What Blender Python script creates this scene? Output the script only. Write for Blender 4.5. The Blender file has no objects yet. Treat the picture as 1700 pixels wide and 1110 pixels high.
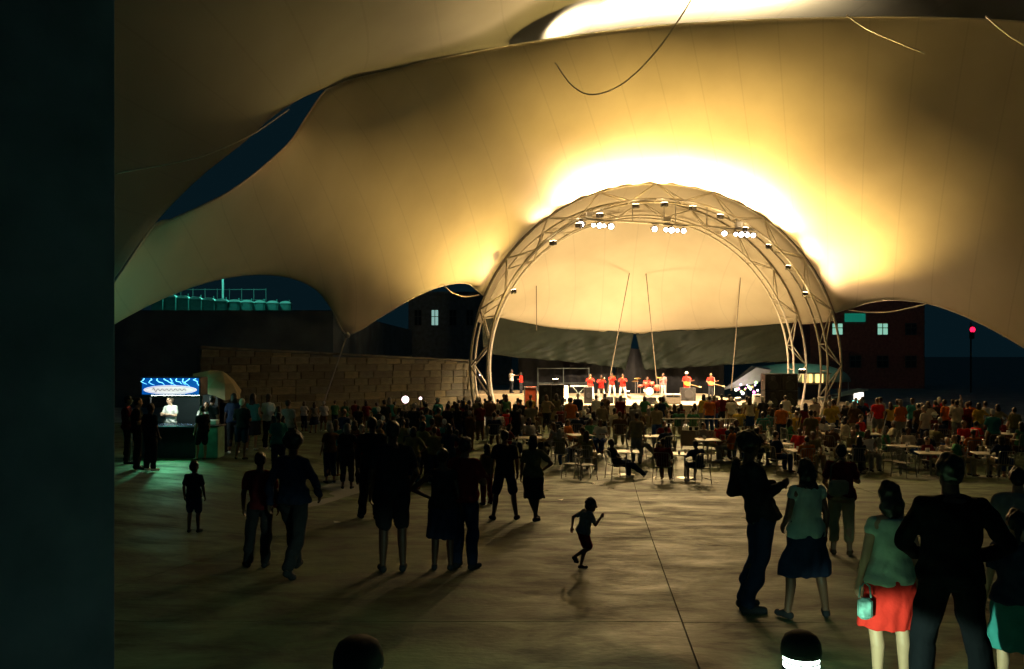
import bpy, math, random
import numpy as np
from mathutils import Vector, Matrix
R = math.radians
rnd = random.Random(7)
sc = bpy.context.scene
col = sc.collection

# ------------------------------------------------------------------ camera
F = 1400.0            # focal length in pixels of the 1700 px wide photograph
HZ = 590.0            # eye level row
CZ = 4.05             # camera height above the flat floor in front of the stage
cam = bpy.data.cameras.new('camera')
cam.sensor_width = 36.0
cam.lens = 36.0 * F / 1700.0
cam.shift_y = (HZ - 555.0) / 1700.0
cam.clip_start = 0.05
cam.clip_end = 4000
camo = bpy.data.objects.new('camera', cam)
camo.location = (0, 0, CZ)
camo.rotation_euler = (R(90), 0, 0)
col.objects.link(camo)
sc.camera = camo

# ------------------------------------------------------------------ night sky
w = bpy.data.worlds.new('World')
sc.world = w
w.use_nodes = True
wn = w.node_tree
bg = wn.nodes['Background']
sky = wn.nodes.new('ShaderNodeTexSky')
sky.sky_type = 'NISHITA'
sky.sun_disc = False
sky.sun_elevation = R(-4)
sky.sun_rotation = R(200)
mixs = wn.nodes.new('ShaderNodeMix')
mixs.data_type = 'RGBA'
mixs.inputs[0].default_value = 0.985
mixs.inputs[7].default_value = (0.018, 0.074, 0.108, 1)
wn.links.new(sky.outputs[0], mixs.inputs[6])
wn.links.new(mixs.outputs[2], bg.inputs['Color'])
bg.inputs['Strength'].default_value = 0.105

moon = bpy.data.lights.new('moon', 'SUN')
moon.energy = 0.004
moon.angle = R(0.5)
moon.color = (0.6, 0.8, 1.0)
mo = bpy.data.objects.new('moon', moon)
mo.rotation_euler = (R(50), 0, R(160))
mo.location = (0, 0, 60)
col.objects.link(mo)

sc.view_settings.view_transform = 'Standard'
sc.view_settings.look = 'None'
sc.view_settings.exposure = 0.0
sc.view_settings.gamma = 1.0
sc.view_settings.use_curve_mapping = False
sc.cycles.use_denoising = True
sc.cycles.use_light_tree = True
sc.cycles.max_bounces = 6
sc.cycles.diffuse_bounces = 2
sc.cycles.sample_clamp_indirect = 3.0

# light levels (watts) and colours
WARM = (1.0, 0.645, 0.185)
ARCH_W, SHELL_W, BAR_W, RIDGE_W, WASH_W, AUD_W = 24000, 4000, 18000, 26000, 18000, 6200
TEAL = (0.25, 1.0, 0.62)


def at(px, py, Y):
    """a point of the photograph at depth Y metres"""
    return Vector(((px - 850.0) / F * Y, Y, CZ + (HZ - py) / F * Y))


def sstep(a, b, x):
    t = min(1.0, max(0.0, (x - a) / (b - a)))
    return t * t * (3 - 2 * t)


def gz(x, y):
    """height of the paved floor: slopes down to the stage, gentler on the left"""
    y = max(y, -12.0)
    c = 2.31 - 0.0907 * y
    k = 0.5
    c = math.log(1 + math.exp(c / k)) * k if c / k < 30 else c
    l = 2.31 - 0.055 * y
    l = math.log(1 + math.exp(l / k)) * k if l / k < 30 else l
    t = sstep(-3.0, -9.0, x)
    hump = 0.42 * sstep(26.5, 32.0, y) * (1 - sstep(43.0, 48.0, y))
    return (c + hump) * (1 - t) + l * t


# ------------------------------------------------------------------ materials
MATS = {}


def mat(name, base, rough=0.7, var=0.15, scale=6.0, metal=0.0, bump=0.0, bscale=None, spec=0.4, stretch=None):
    if name in MATS:
        return MATS[name]
    m = bpy.data.materials.new(name)
    m.use_nodes = True
    nt = m.node_tree
    p = nt.nodes['Principled BSDF']
    p.inputs['Roughness'].default_value = rough
    p.inputs['Metallic'].default_value = metal
    p.inputs['Specular IOR Level'].default_value = spec
    tc = nt.nodes.new('ShaderNodeTexCoord')
    mp = nt.nodes.new('ShaderNodeMapping')
    if stretch:
        mp.inputs['Scale'].default_value = stretch
    nz = nt.nodes.new('ShaderNodeTexNoise')
    nz.inputs['Scale'].default_value = scale
    nz.inputs['Detail'].default_value = 5
    nt.links.new(tc.outputs['Object'], mp.inputs[0])
    nt.links.new(mp.outputs[0], nz.inputs['Vector'])
    rp = nt.nodes.new('ShaderNodeValToRGB')
    a, b = 1 - var, 1 + var
    rp.color_ramp.elements[0].position = 0.3
    rp.color_ramp.elements[1].position = 0.7
    rp.color_ramp.elements[0].color = (base[0] * a, base[1] * a, base[2] * a, 1)
    rp.color_ramp.elements[1].color = (min(1, base[0] * b), min(1, base[1] * b), min(1, base[2] * b), 1)
    nt.links.new(nz.outputs['Fac'], rp.inputs['Fac'])
    nt.links.new(rp.outputs['Color'], p.inputs['Base Color'])
    if bump:
        bn = nt.nodes.new('ShaderNodeBump')
        bn.inputs['Strength'].default_value = bump
        bn.inputs['Distance'].default_value = 0.02
        n2 = nt.nodes.new('ShaderNodeTexNoise')
        n2.inputs['Scale'].default_value = bscale or scale * 4
        n2.inputs['Detail'].default_value = 4
        nt.links.new(mp.outputs[0], n2.inputs['Vector'])
        nt.links.new(n2.outputs['Fac'], bn.inputs['Height'])
        nt.links.new(bn.outputs['Normal'], p.inputs['Normal'])
    MATS[name] = m
    return m


def emat(name, color, strength):
    if name in MATS:
        return MATS[name]
    m = bpy.data.materials.new(name)
    m.use_nodes = True
    p = m.node_tree.nodes['Principled BSDF']
    p.inputs['Base Color'].default_value = (*color, 1)
    p.inputs['Emission Color'].default_value = (*color, 1)
    p.inputs['Emission Strength'].default_value = strength
    p.inputs['Roughness'].default_value = 0.4
    nz = m.node_tree.nodes.new('ShaderNodeTexNoise')
    nz.inputs['Scale'].default_value = 9
    MATS[name] = m
    return m


def paving_mat():
    m = bpy.data.materials.new('worn_concrete')
    m.use_nodes = True
    nt = m.node_tree
    p = nt.nodes['Principled BSDF']
    p.inputs['Specular IOR Level'].default_value = 0.28
    geo = nt.nodes.new('ShaderNodeNewGeometry')
    mp = nt.nodes.new('ShaderNodeMapping')
    mp.inputs['Scale'].default_value = (0.8, 1.15, 1.0)
    mp.inputs['Rotation'].default_value = (0, 0, R(4))
    nt.links.new(geo.outputs['Position'], mp.inputs[0])
    n1 = nt.nodes.new('ShaderNodeTexNoise'); n1.inputs['Scale'].default_value = 1.15; n1.inputs['Detail'].default_value = 9
    n1.inputs['Roughness'].default_value = 0.68; n1.inputs['Distortion'].default_value = 0.35
    n2 = nt.nodes.new('ShaderNodeTexNoise'); n2.inputs['Scale'].default_value = 14; n2.inputs['Detail'].default_value = 8
    n3 = nt.nodes.new('ShaderNodeTexNoise'); n3.inputs['Scale'].default_value = 0.32; n3.inputs['Detail'].default_value = 3
    for n in (n1, n2):
        nt.links.new(mp.outputs[0], n.inputs['Vector'])
    nt.links.new(geo.outputs['Position'], n3.inputs['Vector'])
    r1 = nt.nodes.new('ShaderNodeValToRGB')
    r1.color_ramp.elements[0].position = 0.36; r1.color_ramp.elements[0].color = (0.024, 0.032, 0.022, 1)
    r1.color_ramp.elements[1].position = 0.68; r1.color_ramp.elements[1].color = (0.125, 0.205, 0.092, 1)
    nt.links.new(n1.outputs['Fac'], r1.inputs['Fac'])
    r3 = nt.nodes.new('ShaderNodeValToRGB')
    r3.color_ramp.elements[0].position = 0.35; r3.color_ramp.elements[0].color = (0.5, 0.5, 0.5, 1)
    r3.color_ramp.elements[1].position = 0.65; r3.color_ramp.elements[1].color = (1, 1, 1, 1)
    nt.links.new(n3.outputs['Fac'], r3.inputs['Fac'])
    mx = nt.nodes.new('ShaderNodeMix'); mx.data_type = 'RGBA'; mx.blend_type = 'MULTIPLY'; mx.inputs[0].default_value = 1
    nt.links.new(r1.outputs['Color'], mx.inputs[6]); nt.links.new(r3.outputs['Color'], mx.inputs[7])
    nt.links.new(mx.outputs[2], p.inputs['Base Color'])
    rr = nt.nodes.new('ShaderNodeMapRange')
    rr.inputs['From Min'].default_value = 0.35; rr.inputs['From Max'].default_value = 0.65
    rr.inputs['To Min'].default_value = 0.75; rr.inputs['To Max'].default_value = 0.48
    nt.links.new(n1.outputs['Fac'], rr.inputs['Value'])
    nt.links.new(rr.outputs[0], p.inputs['Roughness'])
    bn = nt.nodes.new('ShaderNodeBump'); bn.inputs['Strength'].default_value = 0.25; bn.inputs['Distance'].default_value = 0.03
    ad = nt.nodes.new('ShaderNodeMath'); ad.operation = 'ADD'
    nt.links.new(n1.outputs['Fac'], ad.inputs[0]); nt.links.new(n2.outputs['Fac'], ad.inputs[1])
    nt.links.new(ad.outputs[0], bn.inputs['Height'])
    nt.links.new(bn.outputs['Normal'], p.inputs['Normal'])
    return m


def fabric_mat(name, base, seam=2.6):
    """tent membrane: welded seams and a faint cloudy soiling"""
    m = bpy.data.materials.new(name)
    m.use_nodes = True
    nt = m.node_tree
    p = nt.nodes['Principled BSDF']
    p.inputs['Roughness'].default_value = 0.75
    p.inputs['Specular IOR Level'].default_value = 0.2
    geo = nt.nodes.new('ShaderNodeNewGeometry')
    n1 = nt.nodes.new('ShaderNodeTexNoise'); n1.inputs['Scale'].default_value = 0.35; n1.inputs['Detail'].default_value = 5
    nt.links.new(geo.outputs['Position'], n1.inputs['Vector'])
    n2 = nt.nodes.new('ShaderNodeTexNoise'); n2.inputs['Scale'].default_value = 30; n2.inputs['Detail'].default_value = 3
    nt.links.new(geo.outputs['Position'], n2.inputs['Vector'])
    sx = nt.nodes.new('ShaderNodeUVMap')
    sep = nt.nodes.new('ShaderNodeSeparateXYZ')
    nt.links.new(sx.outputs[0], sep.inputs[0])
    fr = nt.nodes.new('ShaderNodeMath'); fr.operation = 'FRACT'
    nt.links.new(sep.outputs[0], fr.inputs[0])
    lt = nt.nodes.new('ShaderNodeMath'); lt.operation = 'LESS_THAN'; lt.inputs[1].default_value = 0.035
    nt.links.new(fr.outputs[0], lt.inputs[0])
    mixv = nt.nodes.new('ShaderNodeMath'); mixv.operation = 'MULTIPLY_ADD'
    mixv.inputs[1].default_value = -0.09; mixv.inputs[2].default_value = 1.0
    nt.links.new(lt.outputs[0], mixv.inputs[0])
    rp = nt.nodes.new('ShaderNodeValToRGB')
    rp.color_ramp.elements[0].position = 0.3; rp.color_ramp.elements[1].position = 0.7
    rp.color_ramp.elements[0].color = (base[0] * .88, base[1] * .87, base[2] * .85, 1)
    rp.color_ramp.elements[1].color = (base[0] * 1.05, base[1] * 1.05, base[2] * 1.05, 1)
    nt.links.new(n1.outputs['Fac'], rp.inputs['Fac'])
    mu = nt.nodes.new('ShaderNodeVectorMath'); mu.operation = 'SCALE'
    nt.links.new(rp.outputs['Color'], mu.inputs[0]); nt.links.new(mixv.outputs[0], mu.inputs['Scale'])
    nt.links.new(mu.outputs[0], p.inputs['Base Color'])
    bn = nt.nodes.new('ShaderNodeBump'); bn.inputs['Strength'].default_value = 0.25; bn.inputs['Distance'].default_value = 0.02
    nt.links.new(n2.outputs['Fac'], bn.inputs['Height'])
    nt.links.new(bn.outputs['Normal'], p.inputs['Normal'])
    MATS[name] = m
    return m


# ------------------------------------------------------------------ mesh building
class MB:
    def __init__(s):
        s.v = []
        s.f = []

    def add(s, vs, fs):
        o = len(s.v)
        s.v += [tuple(v) for v in vs]
        s.f += [tuple(i + o for i in f) for f in fs]
        return s

    def box(s, a, b, rot=None, org=(0, 0, 0)):
        x0, y0, z0 = a
        x1, y1, z1 = b
        vs = [Vector(p) for p in ((x0, y0, z0), (x1, y0, z0), (x1, y1, z0), (x0, y1, z0), (x0, y0, z1), (x1, y0, z1), (x1, y1, z1), (x0, y1, z1))]
        if rot is not None:
            vs = [rot @ p + Vector(org) for p in vs]
        return s.add(vs, [(3, 2, 1, 0), (4, 5, 6, 7), (0, 1, 5, 4), (1, 2, 6, 5), (2, 3, 7, 6), (3, 0, 4, 7)])

    def bbox(s, a, b, c=0.02):
        """box with chamfered vertical and horizontal edges"""
        x0, y0, z0 = a
        x1, y1, z1 = b
        def ring(i, z):
            return [(x0 + i + c, y0 + i, z), (x1 - i - c, y0 + i, z), (x1 - i, y0 + i + c, z), (x1 - i, y1 - i - c, z),
                    (x1 - i - c, y1 - i, z), (x0 + i + c, y1 - i, z), (x0 + i, y1 - i - c, z), (x0 + i, y0 + i + c, z)]
        rs = ring(c, z0) + ring(0, z0 + c) + ring(0, z1 - c) + ring(c, z1)
        fs = [tuple(range(7, -1, -1)), tuple(range(24, 32))]
        for k in range(3):
            for i in range(8):
                j = (i + 1) % 8
                fs.append((k * 8 + i, k * 8 + j, k * 8 + 8 + j, k * 8 + 8 + i))
        return s.add(rs, fs)

    def loft(s, rings):
        """rings: list of (centre, xvec, yvec)"""
        n = 14
        vs, fs = [], []
        for c, a, b in rings:
            for i in range(n):
                t = 2 * math.pi * i / n
                vs.append(Vector(c) + Vector(a) * math.cos(t) + Vector(b) * math.sin(t))
        m = len(rings)
        for k in range(m - 1):
            for i in range(n):
                j = (i + 1) % n
                fs.append((k * n + i, k * n + j, k * n + n + j, k * n + n + i))
        fs.append(tuple(range(n - 1, -1, -1)))
        fs.append(tuple((m - 1) * n + i for i in range(n)))
        return s.add(vs, fs)

    def tube(s, pts, r, n=8, closed=False):
        pts = [Vector(p) for p in pts]
        rr = r if isinstance(r, (list, tuple)) else [r] * len(pts)
        vs, fs = [], []
        m = len(pts)
        prev = None
        for k, p in enumerate(pts):
            if closed:
                d = pts[(k + 1) % m] - pts[k - 1]
            else:
                d = pts[min(k + 1, m - 1)] - pts[max(k - 1, 0)]
            d.normalize()
            if prev is None:
                a = d.orthogonal().normalized()
            else:
                a = prev - d * prev.dot(d)
                a = a.normalized() if a.length > 1e-6 else d.orthogonal().normalized()
            prev = a
            b = d.cross(a)
            for i in range(n):
                t = 2 * math.pi * i / n
                vs.append(p + (a * math.cos(t) + b * math.sin(t)) * rr[k])
        for k in range(m if closed else m - 1):
            q = (k + 1) % m
            for i in range(n):
                j = (i + 1) % n
                fs.append((k * n + i, k * n + j, q * n + j, q * n + i))
        if not closed:
            fs.append(tuple(range(n - 1, -1, -1)))
            fs.append(tuple((m - 1) * n + i for i in range(n)))
        return s.add(vs, fs)

    def lathe(s, prof, n=20, org=(0, 0, 0), rot=None):
        """profile of (radius, z)"""
        vs, fs = [], []
        for r, z in prof:
            for i in range(n):
                t = 2 * math.pi * i / n
                q = Vector((r * math.cos(t), r * math.sin(t), z))
                if rot is not None:
                    q = rot @ q
                vs.append(q + Vector(org))
        m = len(prof)
        for k in range(m - 1):
            for i in range(n):
                j = (i + 1) % n
                fs.append((k * n + i, k * n + j, k * n + n + j, k * n + n + i))
        fs.append(tuple(range(n - 1, -1, -1)))
        fs.append(tuple((m - 1) * n + i for i in range(n)))
        return s.add(vs, fs)

    def ball(s, c, rx, ry=None, rz=None, fr=None, n=12, m=8):
        ry = ry or rx
        rz = rz or rx
        ax = fr or (Vector((1, 0, 0)), Vector((0, 1, 0)), Vector((0, 0, 1)))
        rings = []
        for k in range(m + 1):
            a = -math.pi / 2 + math.pi * k / m
            q = max(math.cos(a), 0.04)
            rings.append((Vector(c) + ax[2] * (math.sin(a) * rz), ax[0] * rx * q, ax[1] * ry * q))
        return s.loft(rings)

    def cap(s, a, ra, b, rb):
        """tapered capsule"""
        a, b = Vector(a), Vector(b)
        d = (b - a)
        L = max(d.length, 1e-5)
        d /= L
        x = d.orthogonal().normalized()
        y = d.cross(x)
        rings = []
        for t in (-0.97, -0.7, -0.35):
            q = math.sqrt(1 - t * t)
            rings.append((a + d * ra * t, x * ra * q, y * ra * q))
        rings.append((a, x * ra, y * ra))
        rings.append(((a + b) / 2, x * (ra + rb) / 2, y * (ra + rb) / 2))
        rings.append((b, x * rb, y * rb))
        for t in (0.35, 0.7, 0.97):
            q = math.sqrt(1 - t * t)
            rings.append((b + d * rb * t, x * rb * q, y * rb * q))
        return s.loft(rings)

    def mesh(s, name, smooth=False):
        me = bpy.data.meshes.new(name)
        me.from_pydata(s.v, [], s.f)
        me.validate()
        if smooth:
            me.polygons.foreach_set('use_smooth', [True] * len(me.polygons))
        me.update()
        return me

    def build(s, name, m, parent=None, smooth=False):
        return link(name, s.mesh(name, smooth), m, parent)


def link(name, me, m=None, parent=None):
    o = bpy.data.objects.new(name, me)
    col.objects.link(o)
    if m is not None:
        if me.materials:
            o.material_slots[0].link = 'OBJECT'
            o.material_slots[0].material = m
        else:
            me.materials.append(m)
    if parent is not None:
        o.parent = parent
    return o


def empty(name, loc=(0, 0, 0), rz=0.0, scale=1.0):
    o = bpy.data.objects.new(name, None)
    o.location = loc
    o.rotation_euler = (0, 0, rz)
    o.scale = (scale,) * 3
    o.empty_display_size = 0.2
    col.objects.link(o)
    return o


def tag(o, label, cat, group=None):
    o['label'] = label
    o['category'] = cat
    if group:
        o['group'] = group
    return o


def struct(o):
    o['kind'] = 'structure'
    return o


ORD = ['', 'first', 'second', 'third', 'fourth', 'fifth', 'sixth', 'seventh', 'eighth', 'ninth', 'tenth', 'eleventh', 'twelfth', 'thirteenth',
       'fourteenth', 'fifteenth', 'sixteenth', 'seventeenth', 'eighteenth', 'nineteenth', 'twentieth']


def ordn(i):
    if i <= 20:
        return ORD[i]
    tens = {2: 'twenty', 3: 'thirty', 4: 'forty', 5: 'fifty'}
    if i % 10 == 0:
        return {30: 'thirtieth', 40: 'fortieth', 50: 'fiftieth'}[i]
    return tens[i // 10] + '-' + ORD[i % 10]


def lamp(name, loc, watts, color, radius=0.15, parent=None, target=None, cone=None, blend=0.6):
    L = bpy.data.lights.new(name, 'SPOT' if cone else 'POINT')
    L.energy = watts
    L.color = color
    L.shadow_soft_size = radius
    if cone:
        L.spot_size = R(cone)
        L.spot_blend = blend
    o = bpy.data.objects.new(name, L)
    o.location = loc
    if target is not None:
        d = Vector(target) - Vector(loc)
        o.rotation_euler = d.to_track_quat('-Z', 'Y').to_euler()
    col.objects.link(o)
    if parent is not None:
        o.parent = parent
        o.matrix_parent_inverse = parent.matrix_world.inverted()
    return o


# ------------------------------------------------------------------ ground and paving
def ground():
    xs = [-1500, -600, -200, -90, -50] + list(range(-36, 37, 3)) + [50, 90, 200, 600, 1500]
    ys = [-300, -60, -14] + list(range(-12, 60, 3)) + [70, 100, 160, 300, 800, 2500]
    vs = [(x, y, gz(x, y) - 0.05) for y in ys for x in xs]
    n = len(xs)
    fs = [(j * n + i, j * n + i + 1, j * n + n + i + 1, j * n + n + i) for j in range(len(ys) - 1) for i in range(n - 1)]
    mb = MB().add(vs, fs)
    return struct(mb.build('ground', mat('dark_earth', (0.24, 0.25, 0.25), 0.9, 0.3, 0.6), smooth=True))


ground()
conc = paving_mat()
pav = struct(empty('pavement'))
PX, PY = 6.0, 5.85
for j in range(-2, 8):
    for i in range(-5, 5):
        y0, y1 = 1.79 + j * PY + 0.008, 1.79 + (j + 1) * PY - 0.008
        vs, fs = [], []
        q = 7
        for b in range(q):
            for a in range(q):
                y = y0 + (y1 - y0) * b / (q - 1)
                x = 0.64 + 0.118 * y + i * PX + 0.008 + (PX - 0.016) * a / (q - 1)
                vs.append((x, y, gz(x, y) + 0.003 * ((i * 7 + j * 3) % 3 - 1)))
        fs = [(b * q + a, b * q + a + 1, b * q + q + a + 1, b * q + q + a) for b in range(q - 1) for a in range(q - 1)]
        # slab edges
        rim = [a for a in range(q)] + [b * q + q - 1 for b in range(1, q)] + [q * q - 1 - a for a in range(1, q)] + [(q - 1 - b) * q for b in range(1, q - 1)]
        o = len(vs)
        for r_ in rim:
            vs.append((vs[r_][0], vs[r_][1], vs[r_][2] - 0.045))
        for k in range(len(rim)):
            k2 = (k + 1) % len(rim)
            fs.append((rim[k2], rim[k], o + k, o + k2))
        MB().add(vs, fs).build('slab', conc, pav, smooth=False)


# ------------------------------------------------------------------ tent canopy
def resample(pts, n):
    pts = [np.array(p, float) for p in pts]
    # Catmull-Rom through the points, then even spacing
    out = []
    P = [2 * pts[0] - pts[1]] + pts + [2 * pts[-1] - pts[-2]]
    for i in range(1, len(P) - 2):
        p0, p1, p2, p3 = P[i - 1], P[i], P[i + 1], P[i + 2]
        for t in np.linspace(0, 1, 16, endpoint=False):
            out.append(0.5 * ((2 * p1) + (-p0 + p2) * t + (2 * p0 - 5 * p1 + 4 * p2 - p3) * t * t + (-p0 + 3 * p1 - 3 * p2 + p3) * t ** 3))
    out.append(pts[-1])
    out = np.array(out)
    d = np.r_[0, np.cumsum(np.linalg.norm(np.diff(out, axis=0), axis=1))]
    s = np.linspace(0, d[-1], n)
    return np.stack([np.interp(s, d, out[:, k]) for k in range(3)], 1)


def film(bottom, top, nv, it=500, bulge=None):
    """soap film between two edge curves of equal length"""
    nu = len(bottom)
    v = np.linspace(0, 1, nv)[:, None, None]
    G = bottom[None] * (1 - v) + top[None] * v
    left = G[:, 0].copy()
    right = G[:, -1].copy()
    for _ in range(it):
        G[1:-1, 1:-1] = 0.25 * (G[:-2, 1:-1] + G[2:, 1:-1] + G[1:-1, :-2] + G[1:-1, 2:])
    if bulge is not None:
        G = bulge(G)
    return G


def grid_obj(name, G, m, parent=None, seams=24, thick=0.02):
    nv, nu, _ = G.shape
    vs = [tuple(p) for p in G.reshape(-1, 3)]
    fs = [(j * nu + i, j * nu + i + 1, j * nu + nu + i + 1, j * nu + nu + i) for j in range(nv - 1) for i in range(nu - 1)]
    mb = MB().add(vs, fs)
    me = mb.mesh(name, True)
    uv = me.uv_layers.new(name='UVMap')
    for p in me.polygons:
        for li in p.loop_indices:
            vi = me.loops[li].vertex_index
            uv.data[li].uv = ((vi % nu) / (nu - 1) * seams, (vi // nu) / (nv - 1))
    o = link(name, me, m, parent)
    if thick:
        md = o.modifiers.new('thickness', 'SOLIDIFY')
        md.thickness = thick
        md.offset = 0
    return o


AX, AZ, AR = 8.53, 3.26, 11.0        # arch centre and radius
AF, AB = 50.0, 56.0                  # depth of the front and rear arch
cloth = fabric_mat('tent_fabric', (0.56, 0.50, 0.38))
cable = mat('steel_cable', (0.45, 0.43, 0.38), 0.4, 0.1, 20, metal=0.6)


def arc(Y, a0, a1, n, r=AR):
    return [np.array((AX + r * math.cos(R(a)), Y, AZ + r * math.sin(R(a)))) for a in np.linspace(a0, a1, n)]


canopy = empty('tent_canopy', (0, 40, 0))
tag(canopy, 'huge tan fabric tent roof sweeping from the stage arch over the crowd', 'tent roof')


def sub(name, mb_or_obj):
    mb_or_obj.parent = canopy
    mb_or_obj.matrix_parent_inverse = Matrix.Translation((0, -40, 0))
    return mb_or_obj


P3 = lambda l: [np.array(at(*p)) for p in l]
left_low = P3([(60, 620, 27), (130, 556, 28), (190, 512, 29.5), (250, 484, 31.5), (320, 459, 34), (400, 449, 36.5), (465, 451, 38.5), (515, 471, 40), (548, 508, 41), (566, 545, 41.6), (576, 556, 42)])
mid_low = P3([(576, 556, 42), (596, 549, 42.5), (630, 527, 43.5), (680, 497, 45), (725, 477, 46.8), (762, 469.5, 48.4), (782, 473, 49.3), (794, 487, 49.9)])
left_low = resample(left_low, 46)
mid_low = resample(mid_low, 24)
a_l = 157.0
a_r = 17.5
archp = np.array(arc(AF, a_l, a_r, 62, AR + 0.12))
mid_low[-1] = archp[0]
right_low = P3([(1400, 522, 50), (1420, 509, 49.4), (1450, 501, 48.4), (1490, 498, 47), (1550, 506, 45), (1620, 533, 42.5), (1700, 577, 40), (1790, 640, 37.5), (1880, 715, 35)])
right_low[0] = archp[-1]
right_low = resample(right_low, 44)
low = np.concatenate([left_low, mid_low[1:], archp[1:], right_low[1:]])
NU = len(low)
t_left = resample(P3([(60, 615, 26.8), (130, 545, 27.3), (190, 468, 28), (254, 375.5, 29.5), (280, 366, 29.9), (332, 343, 30.6), (382, 317, 31.6), (432, 280, 33.0), (481, 235, 34.9), (511, 190, 36.4), (541, 149, 37.6), (574, 134, 38.4)]), 62)
t_mid = resample(P3([(574, 134, 38.4), (690, 105, 40.2), (870, 71, 42), (1060, 45, 42.6), (1200, 35, 42.4), (1330, 30, 41.6), (1500, 28, 40), (1700, 36, 37.5), (1880, 60, 35), (2080, 110, 33)]), NU - 61)
topc = np.concatenate([t_left, t_mid[1:]])
G1 = film(low, topc, 56, 700)
i0_, i1_ = len(left_low) + len(mid_low) - 2, len(left_low) + len(mid_low) + len(archp) - 3
wr = np.random.RandomState(2)
for i in range(NU):
    for j in range(1, 22):
        if i0_ <= i <= i1_:      # puckers where the fabric is laced to the arch
            G1[j, i, 2] += (.10 * math.sin(i * 1.9) + .07 * math.sin(i * 3.1 + 1) + .05 * wr.uniform(-1, 1)) * math.exp(-j / 6.0) * min(1, j / 2.0)
    # tension folds fanning out of the low corner on the left
    for j in range(1, 40):
        di = i - len(left_low)
        if -18 < di < 18:
            G1[j, i, 1] += .06 * math.sin(di * 1.7) * math.exp(-abs(di) / 6.0) * math.exp(-j / 14.0)
front = sub('x', grid_obj('front_panel', G1, cloth, seams=30))

# overhead panel: passes above and behind the free edge of the front panel
o_left = resample(P3([(60, 600, 26), (130, 535, 27.0), (190, 462, 27.9), (254, 374, 29.4), (330, 296, 31.4), (400, 240, 33), (450, 196, 34.6), (500, 163, 36.2), (541, 147, 37.4), (574, 134, 38.5)]), 50)
o_mid = resample(P3([(574, 134, 38.5), (690, 105.5, 40.25), (790, 86, 41.45), (856, 75, 42.1), (880, 88, 45.5), (930, 92, 49.5), (1060, 86, 54), (1200, 76, 54), (1330, 66, 53), (1500, 60, 50), (1700, 62, 45), (1880, 80, 41), (2080, 120, 38)]), 74)
ol = np.concatenate([o_left, o_mid[1:]])
ou = resample([np.array(p) for p in ((-24, 20, 5.0), (-27, 14, 9), (-25, 10, 14.5), (-15, 9, 19), (-5, 10, 23), (6, 11, 25.5), (18, 11, 25), (30, 12, 20), (36, 18, 15))], len(ol))
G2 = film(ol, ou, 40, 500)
over = sub('x', grid_obj('overhead_panel', G2, fabric_mat('old_tent_fabric', (0.125, 0.13, 0.115)), seams=22))  # same tent fabric, its shade put into a darker base colour

# edge cables of the membrane
for nm, pts in (('edge_cable', left_low), ('edge_cable', mid_low), ('edge_cable', right_low), ('edge_cable', t_left), ('edge_cable', t_mid)):
    sub('x', MB().tube([tuple(p) for p in pts], 0.035, 6).build(nm, cable, smooth=True))
# stay from the low corner to its ground anchor
c0 = at(576, 556, 42)
sub('x', MB().tube([c0, (c0.x - 1.4, c0.y - 1.0, gz(c0.x - 1.4, c0.y - 1))], 0.04, 6).build('stay_cable', cable))
sub('x', MB().ball(c0, 0.16, n=10).build('corner_plate', mat('galvanised', (0.4, 0.4, 0.38), 0.45, 0.15, 8, metal=0.8), smooth=True))


def hang(name, pts, r, label, cat='rope'):
    P = resample([np.array(p) for p in pts], 28)
    o = MB().tube([tuple(p) for p in P], r, 6).build(name, cable, smooth=True)
    return tag(o, label, cat)


hang('rope', [at(1156, -16, 29), at(1130, 28, 29.5), (at(1085, 90, 30)), at(1035, 138, 30.6), at(985, 157, 31.4), at(950, 142, 32), at(922, 104, 32.6)], 0.028, 'long slack rope looping down below the bright top edge')
hang('rope', [at(1405, 24, 33), at(1440, 48, 33), at(1490, 70, 33), at(1535, 88, 33.5)], 0.025, 'short pale rope end near the upper right of the tent')
hang('rope', [at(1636, 26, 31), at(1670, 55, 31), at(1715, 84, 31.4)], 0.025, 'pale rope in the top right corner of the tent roof')
hang('rope', [at(192, 288, 26), at(300, 268, 27), at(350, 254, 27.4), at(420, 222, 28.5), at(480, 181, 30)], 0.02, 'thin rope crossing the dark leaf-shaped gap in the roof')
hang('rope', [at(738, 475, 47), at(752, 486, 47.6), at(772, 492, 48.5), at(795, 489, 49.8)], 0.035, 'slack rope at the left foot of the stage arch fabric')
hang('rope', [at(1408, 514, 49.7), at(1440, 518, 48.6), (at(1480, 517, 47.2)), at(1540, 504, 45.2)], 0.035, 'slack rope below the right scalloped tent edge')

# ------------------------------------------------------------------ stage shell behind the arch
shell = empty('stage_shell', (AX, AB, 0))
tag(shell, 'cream fabric shell forming the back of the stage inside the arches', 'stage shell')


def ssub(o):
    o.parent = shell
    o.matrix_parent_inverse = Matrix.Translation((-AX, -AB, 0))
    return o


vault = np.array([arc(Y, 165, 15, 60, AR + 0.1) for Y in np.linspace(AF + 0.15, AB, 7)])
for k, G in enumerate(vault):
    s_ = 1 - 0.02 * math.sin(math.pi * k / 6)
    G[:, 0] = AX + (G[:, 0] - AX) * s_
    G[:, 2] = AZ + (G[:, 2] - AZ) * s_
ssub(grid_obj('vault', vault, cloth, seams=18))
lowb = resample(P3([(800, 528, 57), (822, 526, 60), (870, 536, 63), (930, 545, 65), (990, 549, 66), (1055, 554, 66.5), (1120, 549, 66), (1180, 546, 65), (1250, 541, 63), (1312, 536, 60), (1345, 525, 57)]), 70)
rear_arc = np.array(arc(AB, 165, 15, 70, AR + 0.1))
rear_arc[0] = lowb[0] * .5 + rear_arc[0] * .5
rear_arc[-1] = lowb[-1] * .5 + rear_arc[-1] * .5


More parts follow.
